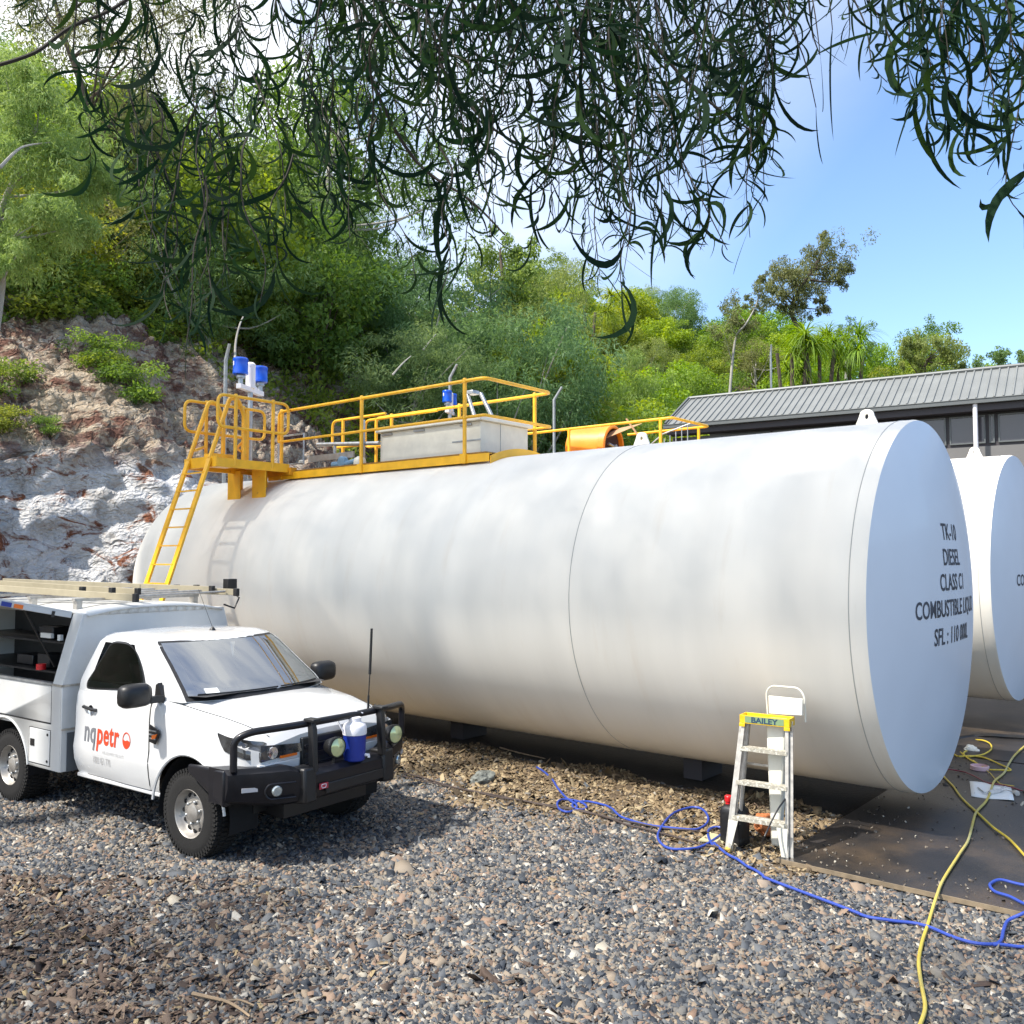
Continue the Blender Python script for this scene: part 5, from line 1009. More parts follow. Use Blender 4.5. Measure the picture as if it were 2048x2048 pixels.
b = MB(); b.hexa([p for p in [pl[3], pl[2], pl[2]+vn((0, -0.03, 0)), pl[3]+vn((0, -0.03, 0)), pl[0], pl[1], pl[1]+vn((0, -0.03, 0)), pl[0]+vn((0, -0.03, 0))]]); b.build('plate', M_ivory, st, bevel=0.003)
hp = [tl_(tpx(*z5(*p), 1.95)) for p in [(905, 470), (885, 200), (930, 145), (1180, 165), (1235, 235), (1245, 480)]]
b = MB(); b.tube(fillet(hp, 0.06, 6), 0.009, 8); b.build('hoop_handle', M_ivory, st)

jc = ground(1470, 1690); can = empty('jerry_can', jc, R(-42), 'black plastic jerry can with red cap beside the step ladder', 'jerry can')
b = MB(); P = []
for z, k in [(0.0, 0.93), (0.015, 1.0), (0.08, 1.0), (0.09, 0.985), (0.10, 1.0), (0.30, 1.0), (0.335, 0.94), (0.36, 0.70), (0.365, 0.5)]:
    for a in np.linspace(0, 2*math.pi, 32, endpoint=False):
        c, s = math.cos(a), math.sin(a); P.append((0.115*k*abs(c)**0.35*np.sign(c), 0.095*k*abs(s)**0.35*np.sign(s), z))
b.add(P, [(i*32+j, i*32+(j+1) % 32, (i+1)*32+(j+1) % 32, (i+1)*32+j) for i in range(8) for j in range(32)]+[tuple(range(32))[::-1], tuple(8*32+j for j in range(32))]); b.tube(fillet([(0.09, 0, 0.34), (0.09, 0, 0.41), (0.0, 0, 0.415), (-0.02, 0, 0.35)], 0.03), 0.016, 8); b.build('can_body', M_black, can, smooth=50)
b = MB(); b.cyl((-0.06, 0, 0.34), (-0.06, 0, 0.385), 0.028); b.lathe([(0.034, 0.385), (0.036, 0.39), (0.036, 0.43), (0.03, 0.437), (0.001, 0.438)], (-0.06, 0, 0), seg=20); b.build('red_cap', M_red, can)

GZ = 0.036
def cord(name, px, r, m, label, cat='hose', z=GZ, group=None, parent=None, slabz=0.075, n=6):
    P = [];
    for x, y in px:
        g0 = ground(x, y, 0.0); on = bool(under_slab(np.array([g0[0]]), np.array([g0[1]]))[0]); P.append(ground(x, y, (slabz if on else z)+r*0.6))
    P = crom(P, n); P = [p+vn((0, 0, 0.003*math.sin(i*0.5))) for i, p in enumerate(P)]
    b = MB(); b.tube(P, r, 8); o = b.build(name, m, parent); return tag(o, label, cat, group) if not parent else o
zA = lambda L: [(800+x*.3623, 1480+y*.3623) for x, y in L]
zB = lambda L: [(1700+x*.3158, 1350+y*.3158) for x, y in L]
zC = lambda L: [(1340+x*.2174, 1340+y*.2174) for x, y in L]
cord('dark_hose', zA([(20, 185), (150, 215), (300, 262), (430, 290), (560, 318), (700, 340), (850, 370), (950, 385), (1060, 405), (1160, 435), (1250, 465), (1350, 492), (1450, 515), (1550, 545), (1650, 570), (1740, 590), (1800, 612)]), 0.010, M_cordpurp, 'dark brown hose lying straight across the gravel from the truck to the ladder')
cord('dark_hose', zA([(10, 198), (200, 242), (400, 280), (600, 320), (800, 355), (1000, 388), (1200, 438), (1320, 462), (1460, 486), (1600, 500), (1700, 503), (1770, 470), (1790, 430), (1760, 385), (1775, 370)]), 0.008, M_cordpurp, 'thinner dark hose running beside the brown one and looping at the jerry can')
cord('blue_hose', zA([(755, 150), (800, 180), (840, 215), (870, 265), (905, 305), (940, 335), (975, 360), (965, 385), (920, 398), (880, 380), (868, 350), (890, 330), (940, 328), (1000, 345), (1030, 368), (1000, 384), (960, 375), (955, 350), (1000, 340), (1060, 342), (1120, 356), (1170, 380), (1210, 415), (1260, 440), (1340, 462), (1460, 480), (1560, 492), (1640, 490), (1690, 465), (1702, 430), (1680, 390), (1630, 372), (1570, 378), (1510, 405), (1460, 455), (1425, 515), (1432, 560), (1475, 592), (1540, 604), (1620, 598), (1690, 575), (1750, 540), (1790, 505), (1790, 488), (1730, 482), (1702, 500), (1704, 540), (1730, 585)])+zC([(400, 1590), (470, 1650), (550, 1705), (630, 1750), (700, 1795), (770, 1835), (850, 1885), (930, 1930)])+zB([(0, 1490), (70, 1515), (150, 1540), (260, 1555), (400, 1568), (520, 1605), (650, 1655), (800, 1700), (900, 1705), (955, 1680), (975, 1610), (1005, 1550), (1102, 1508), (1180, 1480)]), 0.0115, M_cordblue, 'blue hose looping over the gravel past the foot of the step ladder', n=5)
cord('blue_hose', zB([(1200, 1350), (1102, 1330), (1000, 1305), (930, 1300), (890, 1320), (890, 1345), (930, 1375), (1020, 1408), (1102, 1445), (1200, 1490)]), 0.0115, M_cordblue, 'blue hose bend lying on the concrete slab at the right edge')
cord('blue_hose', zB([(905, 1708), (1000, 1712), (1102, 1720), (1200, 1726)]), 0.0115, M_cordblue, 'short straight end of blue hose at the lower right edge')
cord('yellow_hose', zB([(560, 610), (600, 650), (650, 700), (700, 770), (800, 865), (900, 960), (1000, 1030), (1102, 1140), (1200, 1240)]), 0.011, M_cordyel, 'bright yellow hose running down from the tank end to the right edge')
cord('yellow_hose', zB([(1180, 400), (1102, 455), (1040, 510), (1000, 575), (975, 620), (915, 672), (890, 740), (860, 800), (800, 870), (772, 960), (745, 1055), (690, 1140), (590, 1295), (550, 1400), (520, 1490), (490, 1590), (455, 1700), (436, 1800), (440, 1880), (450, 1945)])+[(1846, 1985), (1850, 2020), (1835, 2060)], 0.012, M_cordgrey, 'faded yellow-grey hose winding from the slab to the lower right corner', n=5)
cord('tangled_yellow_hose', zB([(650, 450), (690, 480), (740, 515), (800, 512), (860, 495), (895, 470), (888, 435), (840, 415), (780, 410), (700, 425), (640, 470), (680, 515), (760, 510), (850, 525), (940, 560), (1000, 590), (1016, 602), (960, 603), (880, 598), (820, 570), (760, 535), (720, 500), (740, 480)]), 0.010, M_cordyel, 'tangle of yellow hose beside the right tank end')
cord('yellow_string', zB([(780, 540), (830, 580), (880, 615), (920, 660), (960, 690), (1040, 705)]), 0.005, M_cordyel, 'thin yellow cord running past the pink lid', 'cord')
cord('black_hose', zB([(640, 430), (690, 402), (780, 388), (900, 382), (1000, 388), (1102, 397), (1200, 402)]), 0.030, M_black, 'thick black hose lying across the slab between the tanks')
cord('red_hose', zB([(600, 598), (660, 602), (720, 613), (800, 648), (880, 684), (1000, 705), (1102, 735), (1200, 760)]), 0.008, M_cordred, 'thin maroon hose crossing behind the white sheet')
# black strap from the ladder to the ground
b = MB(); A = tpx(*z5(1075, 1170), 2.25); 
b.tube(crom([A, tpx(*z5(1000, 1270), 2.4), tpx(*z5(930, 1400), 2.5), tpx(*z5(860, 1560), 2.62), ground(*z5(820, 1690), 0.03), ground(*z5(770, 1790), 0.03), ground(*z5(740, 1815), 0.03)], 5), 0.008, 6); tag(b.build('black_cable', M_black), 'black cable hanging down beside the step ladder', 'cable')
def acc_s(x, y, g): return under_slab(x, y) & (tq(x, y)[1] > -2.8) & (np.abs(x) < 0.62*y+0.5) & (g.uniform(0, 1, len(x)) < 0.15+0.85*np.exp(-((tq(x, y)[1]-2.3)/0.35)**2)+0.6*np.exp(-((tq(x, y)[0]-0.45)/0.3)**2))
stones('slab_debris', 420, (1.5, 6.5, 5, 12), 0.016, [(0, (0.03, 0.028, 0.025)), (0.5, (0.12, 0.10, 0.08)), (0.9, (0.2, 0.17, 0.13)), (1, (0.5, 0.48, 0.4))], 'small chips and grit strewn over the concrete slab', acc_s, zoff=0.066, seed=15, flat=0.5)
# sheet, glove, lid
q = [ground(1700+x*.3158, 1350+y*.3158, 0.068) for x, y in [(757, 672), (1020, 708), (1040, 797), (768, 768)]]
b = MB(); P = [((q[0]*(1-u)+q[1]*u)*(1-v)+(q[3]*(1-u)+q[2]*u)*v)+vn((0, 0, 0.006*math.sin(5*u+3*v))) for u in np.linspace(0, 1, 8) for v in np.linspace(0, 1, 6)]
b.grid(P, 8, 6); tag(b.build('white_sheet', M_paper, solid=0.003), 'white paper sheet lying on the slab under tools', 'paper sheet')
b = MB(); b.tube([ground(1700+x*.3158, 1350+y*.3158, 0.085) for x, y in [(810, 712), (850, 745), (890, 748)]], 0.007, 6); tag(b.build('bent_rod', M_steel), 'bent grey rod on the left of the white sheet', 'rod')
gp = [ground(1700+x*.3158, 1350+y*.3158, 0.085) for x, y in [(880, 745), (930, 735), (980, 728), (1035, 740), (1060, 750)]]
b = MB(); b.tube(crom(gp, 4), [0.018+0.012*math.sin(i*0.5) for i in range(17)], 8); b.tube([gp[1], ground(1700+985*.3158, 1350+708*.3158, 0.09)], [0.016, 0.010], 8); tag(b.build('work_glove', mat('pale_glove', (0.55, 0.52, 0.48), 0.9, var=0.3, vscale=20)), 'pale work glove lying on the white sheet', 'glove')
lp = ground(1700+822*.3158, 1350+600*.3158, 0.06); b = MB(); b.lathe([(0.10, 0), (0.105, 0.005), (0.105, 0.05), (0.095, 0.055), (0.092, 0.02), (0.001, 0.02)], lp, seg=28, caps=False); tag(b.build('pink_lid', M_pink), 'round pink plastic lid upturned on the slab', 'lid')
# rocks
def rock(name, p, sz, m, label, cat='rock', seed=0, flat=0.6, group=None):
    g = np.random.default_rng(seed); bm_ = bmesh.new(); bmesh.ops.create_icosphere(bm_, subdivisions=4, radius=1)
    for v in bm_.verts:
        c = v.co; n = fbm(c.x*1.3+seed, c.y*1.3, c.z*1.3, 5); d = noise.voronoi(Vector((c.x*1.6+seed, c.y*1.6, c.z*1.6)))[0]; v.co = c*(1+0.25*n+0.25*min(0.5, d[1]-d[0])); v.co.x *= sz; v.co.y *= sz*0.75; v.co.z = v.co.z*sz*flat
    me = bpy.data.meshes.new(name); bm_.to_mesh(me); bm_.free(); me.materials.append(m); o = bpy.data.objects.new(name, me); COL.objects.link(o); o.location = p; o.rotation_euler = (0.1, 0.1, seed*1.3); return tag(o, label, cat, group)
g0 = ground(964, 1567); rock('grey_rock', g0+vn((0, 0, 0.05)), 0.15, M_rock, 'lumpy grey-green rock lying on the leaf litter by the tank', seed=3)
rock('broken_stone', ground(1700+770*.3158, 1350+500*.3158)+vn((0, 0, 0.05)), 0.10, M_ivory, 'pale broken stone in the gap of the slab', seed=9)
b = MB(); q = [ground(*z5(x, y), 0.03) for x, y in [(262, 1575), (370, 1500), (505, 1545), (490, 1600)]]; b.prism([(0, 0)], (0, 0, 0), (1, 0, 0), (0, 1, 0), (0, 0, 1)) if False else b.hexa([*q, *[p+vn((0, 0, 0.012)) for p in q]]); tag(b.build('pale_board', mat('yellowish_board', (0.45, 0.42, 0.25), 0.7), smooth=0), 'pale yellowish board corner on the gravel left of the jerry can', 'board')
rock('orange_rag', ground(*z5(870, 1560))+vn((0, 0, 0.14)), 0.12, mat('rust_cloth', (0.45, 0.15, 0.05), 0.9, var=0.4, vscale=20), 'crumpled rust-orange cloth behind the step ladder', 'cloth', seed=6, flat=0.8)
def stick(px, r, label):
    b = MB(); P = [ground(x, y, 0.045) for x, y in px]; b.tube(crom(P, 4), list(np.linspace(r, r*0.5, 4*(len(P)-1)+1)), 6); tag(b.build('stick', mat('dry_stick', (0.26, 0.19, 0.12), 0.9, var=0.3, vscale=10)), label, 'stick')
stick([(385, 1987), (420, 1995), (455, 2004), (480, 2018), (500, 2033)], 0.012, 'forked dry stick at the bottom edge of the gravel')
stick([(455, 2002), (480, 2000), (510, 2012)], 0.008, 'short dry twig crossing the forked stick')
stick([(470, 1764), (490, 1769), (505, 1761)], 0.010, 'yellow curled leaf stalk on the gravel before the truck')
stick([(1000, 1495), (1040, 1506), (1090, 1517)], 0.012, 'thin stick lying in the shade below the tank')

# ================================================================== VEGETATION
LEAFC = [(0, (0.055, 0.09, 0.028)), (0.3, (0.10, 0.15, 0.042)), (0.6, (0.15, 0.215, 0.055)), (0.85, (0.22, 0.28, 0.075)), (1.0, (0.28, 0.32, 0.10))]
OC1 = [(0.0, (0.75, 0.92, 0.75)), (0.3, (1.0, 1.12, 0.8)), (0.55, (1.25, 1.3, 0.75)), (0.8, (1.45, 1.2, 0.85)), (1.0, (0.85, 1.05, 0.95))]
ML_mid = attr_mat('leaf_mid', LEAFC, trans=0.42, obj_mix=1.0, obj_cols=OC1, rough=0.6)
ML_bright = attr_mat('leaf_bright', [(0, (0.08, 0.13, 0.02)), (0.5, (0.16, 0.25, 0.035)), (1.0, (0.28, 0.36, 0.06))], trans=0.35, obj_mix=1.0, obj_cols=OC1, rough=0.6)
ML_grey = attr_mat('leaf_greygreen', [(0, (0.07, 0.11, 0.05)), (0.5, (0.14, 0.20, 0.09)), (1.0, (0.23, 0.29, 0.13))], trans=0.42, obj_mix=1.0, obj_cols=OC1, rough=0.6)
ML_olive = attr_mat('leaf_olive', [(0, (0.075, 0.085, 0.035)), (0.5, (0.15, 0.16, 0.065)), (1.0, (0.25, 0.235, 0.115))], trans=0.3, obj_mix=0.5, obj_cols=OC1, rough=0.7)
ML_pale = attr_mat('leaf_pale', [(0, (0.13, 0.19, 0.06)), (0.5, (0.25, 0.33, 0.11)), (1.0, (0.36, 0.42, 0.18))], trans=0.35, obj_mix=0.5, obj_cols=OC1, rough=0.6)
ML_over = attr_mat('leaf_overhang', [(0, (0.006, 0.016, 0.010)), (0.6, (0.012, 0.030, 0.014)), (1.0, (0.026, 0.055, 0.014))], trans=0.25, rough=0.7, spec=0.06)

def leaf_quads(C, D, Lr, Wr, g):
    """C centres, D directions -> rhombic leaves"""
    n = len(C); D = D/np.linalg.norm(D, axis=1, keepdims=True); Rn = g.normal(size=(n, 3)); S = np.cross(D, Rn); S /= np.linalg.norm(S, axis=1, keepdims=True)
    L = Lr*g.uniform(0.6, 1.3, n)[:, None]; W = Wr*g.uniform(0.6, 1.3, n)[:, None]
    V = np.stack([C-D*L*0.5, C+S*W*0.5-D*L*0.05, C+D*L*0.5, C-S*W*0.5-D*L*0.05], 1).reshape(-1, 3); Fq = np.arange(n*4).reshape(n, 4); return V, Fq
def crown(g, h, cz, rx, rz, ncl, clr, nleaf, L, W, droop=0.0, hollow=0.55, lump=0.35, flat=0.75):
    """leaf clumps through an uneven crown volume; returns leaves and clump centres"""
    cl = []
    ph = g.uniform(0, 6.28, 6)
    while len(cl) < ncl:
        d = g.normal(size=3); d /= np.linalg.norm(d); a = math.atan2(d[1], d[0])
        rr = (1+lump*(math.sin(2*a+ph[0])*0.4+math.sin(3*a+ph[1]+2*d[2])*0.4+0.4*math.sin(4*d[2]+ph[2])+0.25*math.sin(5*a+ph[3]))) * (hollow+(1-hollow)*g.uniform()**0.6)
        p = d*np.array([rx, rx, rz])*rr; p[2] += cz
        if p[2] < cz-rz*0.85: continue
        cl.append(p)
    cl = np.array(cl); cr = clr*np.exp(g.normal(0, 0.28, ncl)); k = (nleaf*(cr/clr)**2).astype(int)+4
    idx = np.repeat(np.arange(ncl), k); n = len(idx); d = g.normal(size=(n, 3)); d /= np.linalg.norm(d, axis=1, keepdims=True); rad = g.uniform(0, 1, n)**0.4
    C = cl[idx]+d*(rad*cr[idx])[:, None]*np.array([1, 1, flat]); D = d*0.7+g.normal(size=(n, 3))*0.6; D[:, 2] -= droop
    V, Fq = leaf_quads(C, D, L, W, g); ct = g.uniform(0, 1, ncl); tone = np.clip(0.55*ct[idx]+0.45*g.uniform(0, 1, n), 0, 1); return V, Fq, np.repeat(tone, 4), cl
def make_tree(name, label, cat, group, seed, h, leafm, barkm, cz=0.62, rx=0.36, rz=0.36, ncl=70, clr=0.11, nleaf=120, L=0.17, W=0.07, droop=0.2, hollow=0.5, lean=0.08, lump=0.35, limbs=9, tr=0.022, flat=0.75):
    g = np.random.default_rng(seed); root = empty(name, (0, 0, 0), 0, label, cat, group)
    V, Fq, tone, cl = crown(g, h, cz*h, rx*h, rz*h, ncl, clr*h, nleaf, L, W, droop, hollow, lump, flat); off = np.array([lean*h, 0, 0]); V = V+off; cl = cl+off
    np_mesh('crown', V, Fq, leafm, root, tone)
    b = MB(); fork = vn((lean*h*0.6, 0, h*(cz-rz*0.75))); P = crom([(0, 0, -1.2), (lean*h*0.1, 0.02*h, fork[2]*0.5), fork, vn((lean*h, 0, h*cz))+g.normal(0, 0.02*h, 3)], 5); b.tube(P, list(np.linspace(tr*h, tr*h*0.35, len(P))), 8)
    for i in range(limbs):
        t = cl[g.integers(len(cl))]; k = g.uniform(0.45, 0.95); s = P[int(k*(len(P)-1))]; m = (s+t)/2+vn((0, 0, -0.04*h))+g.normal(0, 0.02*h, 3); b.tube(crom([s, m, t], 4), list(np.linspace(tr*h*0.38, tr*h*0.08, 9)), 5)
    b.build('trunk', barkm, root, smooth=60); return root
GT = 'trees growing over the hillside'
protos = [
 make_tree('bushy_tree', 'rounded mid-green bushy tree in the dense hillside wood', 'tree', 'bushy green trees on the hillside', 1, 6.0, ML_mid, M_bark, cz=0.55, rx=0.42, rz=0.42, ncl=85, clr=0.115, nleaf=130, L=0.20, W=0.10),
 make_tree('bushy_tree', 'rounded mid-green bushy tree in the dense hillside wood', 'tree', 'bushy green trees on the hillside', 2, 6.5, ML_mid, M_bark, cz=0.55, rx=0.40, rz=0.45, ncl=95, clr=0.10, nleaf=120, L=0.20, W=0.10, lump=0.6),
 make_tree('leafy_tree', 'fresh bright green leafy tree on the hillside', 'tree', 'bright green trees on the hillside', 3, 5.5, ML_bright, M_bark, cz=0.52, rx=0.46, rz=0.42, ncl=80, clr=0.12, nleaf=125, L=0.22, W=0.12, lump=0.5),
 make_tree('feathery_tree', 'grey-green feathery wattle tree on the hillside', 'tree', 'grey-green feathery trees on the hillside', 4, 7.0, ML_grey, M_palebark, cz=0.56, rx=0.36, rz=0.42, ncl=105, clr=0.085, nleaf=120, L=0.24, W=0.045, droop=0.8, lump=0.5),
 make_tree('dry_tree', 'brownish olive half-dry tree on the hillside', 'tree', 'olive and brown trees on the hillside', 5, 6.0, ML_olive, M_palebark, cz=0.58, rx=0.38, rz=0.36, ncl=75, clr=0.095, nleaf=95, L=0.18, W=0.07, lump=0.6, hollow=0.6),
]
import itertools
gtree = np.random.default_rng(21); spots = []
def in_view(x, y): return y > 5 and abs(x) < 0.60*y+2.5
def far_enough(x, y, d): return all((x-a)**2+(y-b_)**2 > d*d for a, b_, _ in spots)
tries = 0
while tries < 26000 and len(spots) < 275:
    tries += 1; y = gtree.uniform(20, 98); x = gtree.uniform(-0.62*y-2, 0.60*y+2)
    r = np.array([x, y])-CL0; t = float(r@CDIR); s = float(r@CN)-foot_bend(t); D = math.hypot(x, y); h = H(x, y)
    if s > 6.2-0.25*max(0, t-8) or (h > 5.0 and s < -2 or (t > 11 and s > 2.2)): pass
    else: continue
    if 4 < x < 16 and y < 33: continue
    lim = 62 if x < 0.02*y else 97
    if D > lim: continue
    d = 2.3+0.030*max(0, D-18)
    if far_enough(x, y, d): spots.append((x, y, D))
print('trees', len(spots))
first = set()
for i, (x, y, D) in enumerate(sorted(spots, key=lambda p: p[2])):
    az = math.degrees(math.atan2(x, y)); u = gtree.uniform()
    if az < 2: k = 3 if u < 0.18 else (0 if u < 0.40 else 1 if u < 0.60 else 2 if u < 0.84 else 4)
    else: k = 2 if u < 0.42 else (0 if u < 0.60 else 1 if u < 0.78 else 4 if u < 0.90 else 3)
    o = protos[k] if k not in first else copy_tree(protos[k]); first.add(k)
    sc = gtree.uniform(0.72, 1.15)*(1.0 if az < 2 else 0.92)
    if D < 30: sc *= 0.75
    if az < -8 and D > 34: sc *= 1.25
    o.location = (x, y, H(x, y)-0.2); o.rotation_euler = (0, 0, gtree.uniform(0, 6.28)); o.scale = (sc*gtree.uniform(0.9, 1.15), sc*gtree.uniform(0.9, 1.15), sc*gtree.uniform(0.85, 1.15))
    zone = 'right above the rock cutting' if D < 31 else 'on the middle of the left slope' if az < -6 and D < 45 else 'high on the left slope' if az < 0 else 'low on the slope beyond the rails' if D < 55 else 'on the far hill crest over the shed' if D > 75 else 'half way up the far hill'
    o['label'] = {0: 'rounded mid-green bushy tree', 1: 'uneven mid-green bushy tree', 2: 'fresh bright green leafy tree', 3: 'grey-green feathery wattle tree', 4: 'brownish olive half-dry tree'}[k]+' '+zone
# trees with a look of their own
def place(o, px, py_base, Y, sc=1.0, rz=0.0, dz=0.0):
    p = ray_at(px, py_base, Y); o.location = (p[0], p[1], H(p[0], p[1])-0.1+dz); o.scale = (sc,)*3; o.rotation_euler = (0, 0, rz); return o
def gum(name, label, seed, px, Y, ztop, trunkpts, clumps, leafm, barkm, nleaf=300, L=0.22, W=0.06, tr=0.22, cat='tree'):
    """tree given by real points (px seen in the survey at distance Y, x offset in pixels, height by py)"""
    g = np.random.default_rng(seed); base = ray_at(trunkpts[0][0], trunkpts[0][1], Y); root = empty(name, base, 0, label, cat); C0 = base
    P = [ray_at(x, y, Y)-C0+vn((0, 0.25*math.sin(i*2.1), 0)) for i, (x, y) in enumerate(trunkpts)]; P[0] = P[0]+vn((0, 0, -2.5)); P = crom(P, 5); b = MB(); b.tube(P, list(np.linspace(tr, tr*0.25, len(P))), 8)
    VV, FF, TT = [], [], []; nv = 0
    for (x, y, r) in clumps:
        c = ray_at(x, y, Y)-C0; rr = r/F*Y; c = c+vn((0, g.normal(0, rr*0.8), 0))
        d2 = [np.linalg.norm(p-c) for p in P]; j = int(np.argmin(d2)); j = max(2, j-3); b.tube(crom([P[j], (P[j]+c)/2+g.normal(0, 0.12*rr, 3)-vn((0, 0, 0.1*rr)), c], 4), list(np.linspace(tr*0.3, tr*0.06, 9)), 5)
        for q in range(9):
            cc = c+g.normal(0, rr*0.55, 3); n = int(nleaf*g.uniform(0.10, 0.22)); cr = rr*g.uniform(0.3, 0.75); d = g.normal(size=(n, 3)); d /= np.linalg.norm(d, axis=1, keepdims=True)
            C = cc+d*(cr*g.uniform(0, 1, n)**0.4)[:, None]; D = d*0.5+g.normal(size=(n, 3))*0.6; D[:, 2] -= 0.7; V, Fq = leaf_quads(C, D, L, W, g); VV.append(V); FF.append(Fq+nv); nv += len(V); TT.append(np.repeat(np.clip(g.uniform()*0.5+0.5*g.uniform(0, 1, n), 0, 1), 4))
    np_mesh('crown', np.concatenate(VV), np.concatenate(FF), leafm, root, np.concatenate(TT)); b.build('trunk', barkm, root, smooth=60); return root
gum('gum_tree', 'tall open-crowned gum tree standing above the skyline over the shed', 31, 1600, 58, 0, [(1628, 745), (1612, 705), (1595, 660), (1584, 630), (1590, 600), (1610, 560), (1640, 520)],
    [(1645, 495, 30), (1660, 510, 26), (1640, 530, 28), (1665, 560, 22), (1585, 560, 26), (1555, 545, 20), (1540, 600, 20), (1620, 545, 28), (1600, 570, 24), (1580, 625, 20), (1610, 620, 18), (1675, 520, 24), (1690, 535, 18), (1655, 545, 24), (1625, 515, 18), (1680, 565, 14), (1600, 545, 28), (1570, 535, 22), (1550, 560, 18), (1575, 575, 26), (1610, 580, 26), (1632, 570, 22), (1560, 595, 18), (1590, 605, 22), (1545, 580, 14), (1635, 600, 16), (1648, 620, 12), (1648, 480, 14)], ML_olive, M_bark, nleaf=420)
gum('gum_tree', 'slender pale leaning gum with thin crown left of the tall skyline gum', 32, 1480, 55, 0, [(1458, 712), (1472, 680), (1490, 650), (1510, 615), (1520, 590)],
    [(1475, 615, 24), (1455, 635, 24), (1500, 600, 20), (1520, 580, 18), (1445, 660, 22), (1480, 650, 22), (1505, 640, 20), (1530, 610, 18), (1525, 555, 12)], ML_olive, M_palebark, nleaf=330, tr=0.09)
gum('gum_tree', 'bluish small-leaved gum on the skyline right of the tall gum', 33, 1700, 62, 0, [(1690, 760), (1696, 720), (1705, 690), (1712, 660)], [(1700, 650, 16), (1720, 665, 18), (1690, 675, 18), (1710, 690, 20), (1730, 700, 20), (1700, 715, 20)], ML_grey, M_palebark, nleaf=300, tr=0.12)
gum('gum_tree', 'dark bushy gum rising behind the shed roof at right', 34, 1850, 50, 0, [(1850, 780), (1852, 740), (1858, 715)], [(1830, 690, 16), (1850, 700, 22), (1880, 695, 18), (1905, 700, 18), (1810, 685, 12), (1865, 720, 26), (1900, 722, 22), (1835, 722, 24), (1808, 710, 16), (1925, 725, 16)], ML_grey, M_bark, nleaf=380, tr=0.15)
gum('gum_tree', 'low tree crown showing over the shed ridge at the far right', 35, 1990, 48, 0, [(1995, 790), (1996, 740)], [(1985, 718, 18), (2005, 712, 16), (1960, 728, 16), (2035, 722, 16), (2050, 715, 14)], ML_grey, M_bark, nleaf=300, tr=0.12)
gum('wattle_tree', 'light yellow-green weeping wattle at the upper left edge', 36, 60, 17, 0, [(-40, 640), (-10, 560), (10, 450), (40, 330), (60, 240)],
    [(40, 180, 60), (90, 200, 60), (20, 250, 60), (120, 260, 55), (60, 310, 60), (130, 330, 60), (170, 300, 45), (20, 370, 60), (90, 390, 60), (150, 400, 50), (40, 450, 60), (110, 470, 55), (170, 450, 40), (0, 520, 50), (70, 530, 45), (-30, 200, 60), (-40, 330, 70), (-50, 450, 60), (190, 360, 35), (0, 140, 50)], ML_pale, M_palebark, nleaf=1500, L=0.13, W=0.022, tr=0.10)
gum('brown_gum', 'tall brown-leaved gum reaching past the top of the view at upper left', 37, 260, 27, 0, [(215, 640), (225, 520), (205, 330), (165, 180), (120, 60), (100, -60)],
    [(150, 60, 80), (230, 100, 80), (300, 60, 80), (90, 30, 70), (200, 190, 80), (280, 200, 80), (340, 150, 70), (380, 60, 80), (180, 280, 60), (250, 280, 60), (320, 260, 60), (60, -30, 70), (180, -40, 90), (300, -60, 90), (420, -30, 90), (420, 150, 60)], ML_olive, M_bark, nleaf=950, L=0.17, W=0.035, tr=0.17)
gum('green_gum', 'broad green gum whose crown meets the sky behind the hanging branches', 38, 640, 34, 0, [(650, 660), (655, 520), (662, 430), (660, 330), (700, 230)],
    [(600, 200, 80), (680, 170, 80), (760, 160, 70), (560, 300, 70), (640, 270, 80), (720, 260, 80), (800, 240, 70), (850, 320, 70), (540, 380, 60), (620, 340, 60), (900, 400, 60), (840, 410, 60), (500, 250, 70), (470, 330, 60)], ML_mid, M_palebark, nleaf=800, L=0.20, W=0.06, tr=0.22)
gum('conifer_tree', 'dark blue-green dense tree at the hill shoulder left of the open sky', 39, 1010, 44, 0, [(1010, 760), (1012, 660), (1005, 560), (1000, 500)],
    [(1000, 490, 40), (1030, 520, 40), (970, 530, 45), (1010, 560, 50), (1050, 570, 40), (960, 590, 50), (1020, 610, 50), (1060, 620, 40), (980, 640, 45)], ML_grey, M_bark, nleaf=800, L=0.22, W=0.09, tr=0.2)
# pandanus clumps by the shed
def pandanus(seed, px, py, Y, sc, label):
    g = np.random.default_rng(seed); base = ray_at(px, py, Y); root = empty('pandanus', base, 0, label, 'palm', 'strap-leaved palms behind the shed'); V = []; Fq = []; T = []
    for head in range(6):
        c = vn((g.uniform(-1, 1)*1.3*sc, g.uniform(-0.6, 0.6), g.uniform(0.0, 1.6)*sc))
        for i in range(70):
            a = g.uniform(0, 6.28); el = g.uniform(-0.1, 1.35); d = vn((math.cos(a)*math.cos(el), math.sin(a)*math.cos(el), math.sin(el))); L = g.uniform(0.8, 1.3)*sc; p = c.copy(); s = unit(np.cross(d, (0, 0, 1)))*0.028*sc; t = g.uniform(); n0 = len(V)
            for k in range(6):
                w = s*(1-k/5.2); V += [p-w, p+w]; T += [t, t]; d = unit(d+vn((0, 0, -0.42))); p = p+d*L/5
            for k in range(5): Fq.append((n0+2*k, n0+2*k+1, n0+2*k+3, n0+2*k+2))
    np_mesh('crown', np.array(V), np.array(Fq), ML_bright, root, np.array(T)); b = MB()
    for k in range(3): b.tube(crom([(0.5*k-0.5, 0, -4.0), (0.4*k-0.4, 0.1, -1.5), (0.6*k-0.6, 0, 0.8*sc)], 4), 0.08, 6)
    b.build('trunk', M_bark, root)
pandanus(1, 1585, 752, 36, 1.15, 'bright green strap-leaved pandanus just left of centre behind the shed roof')
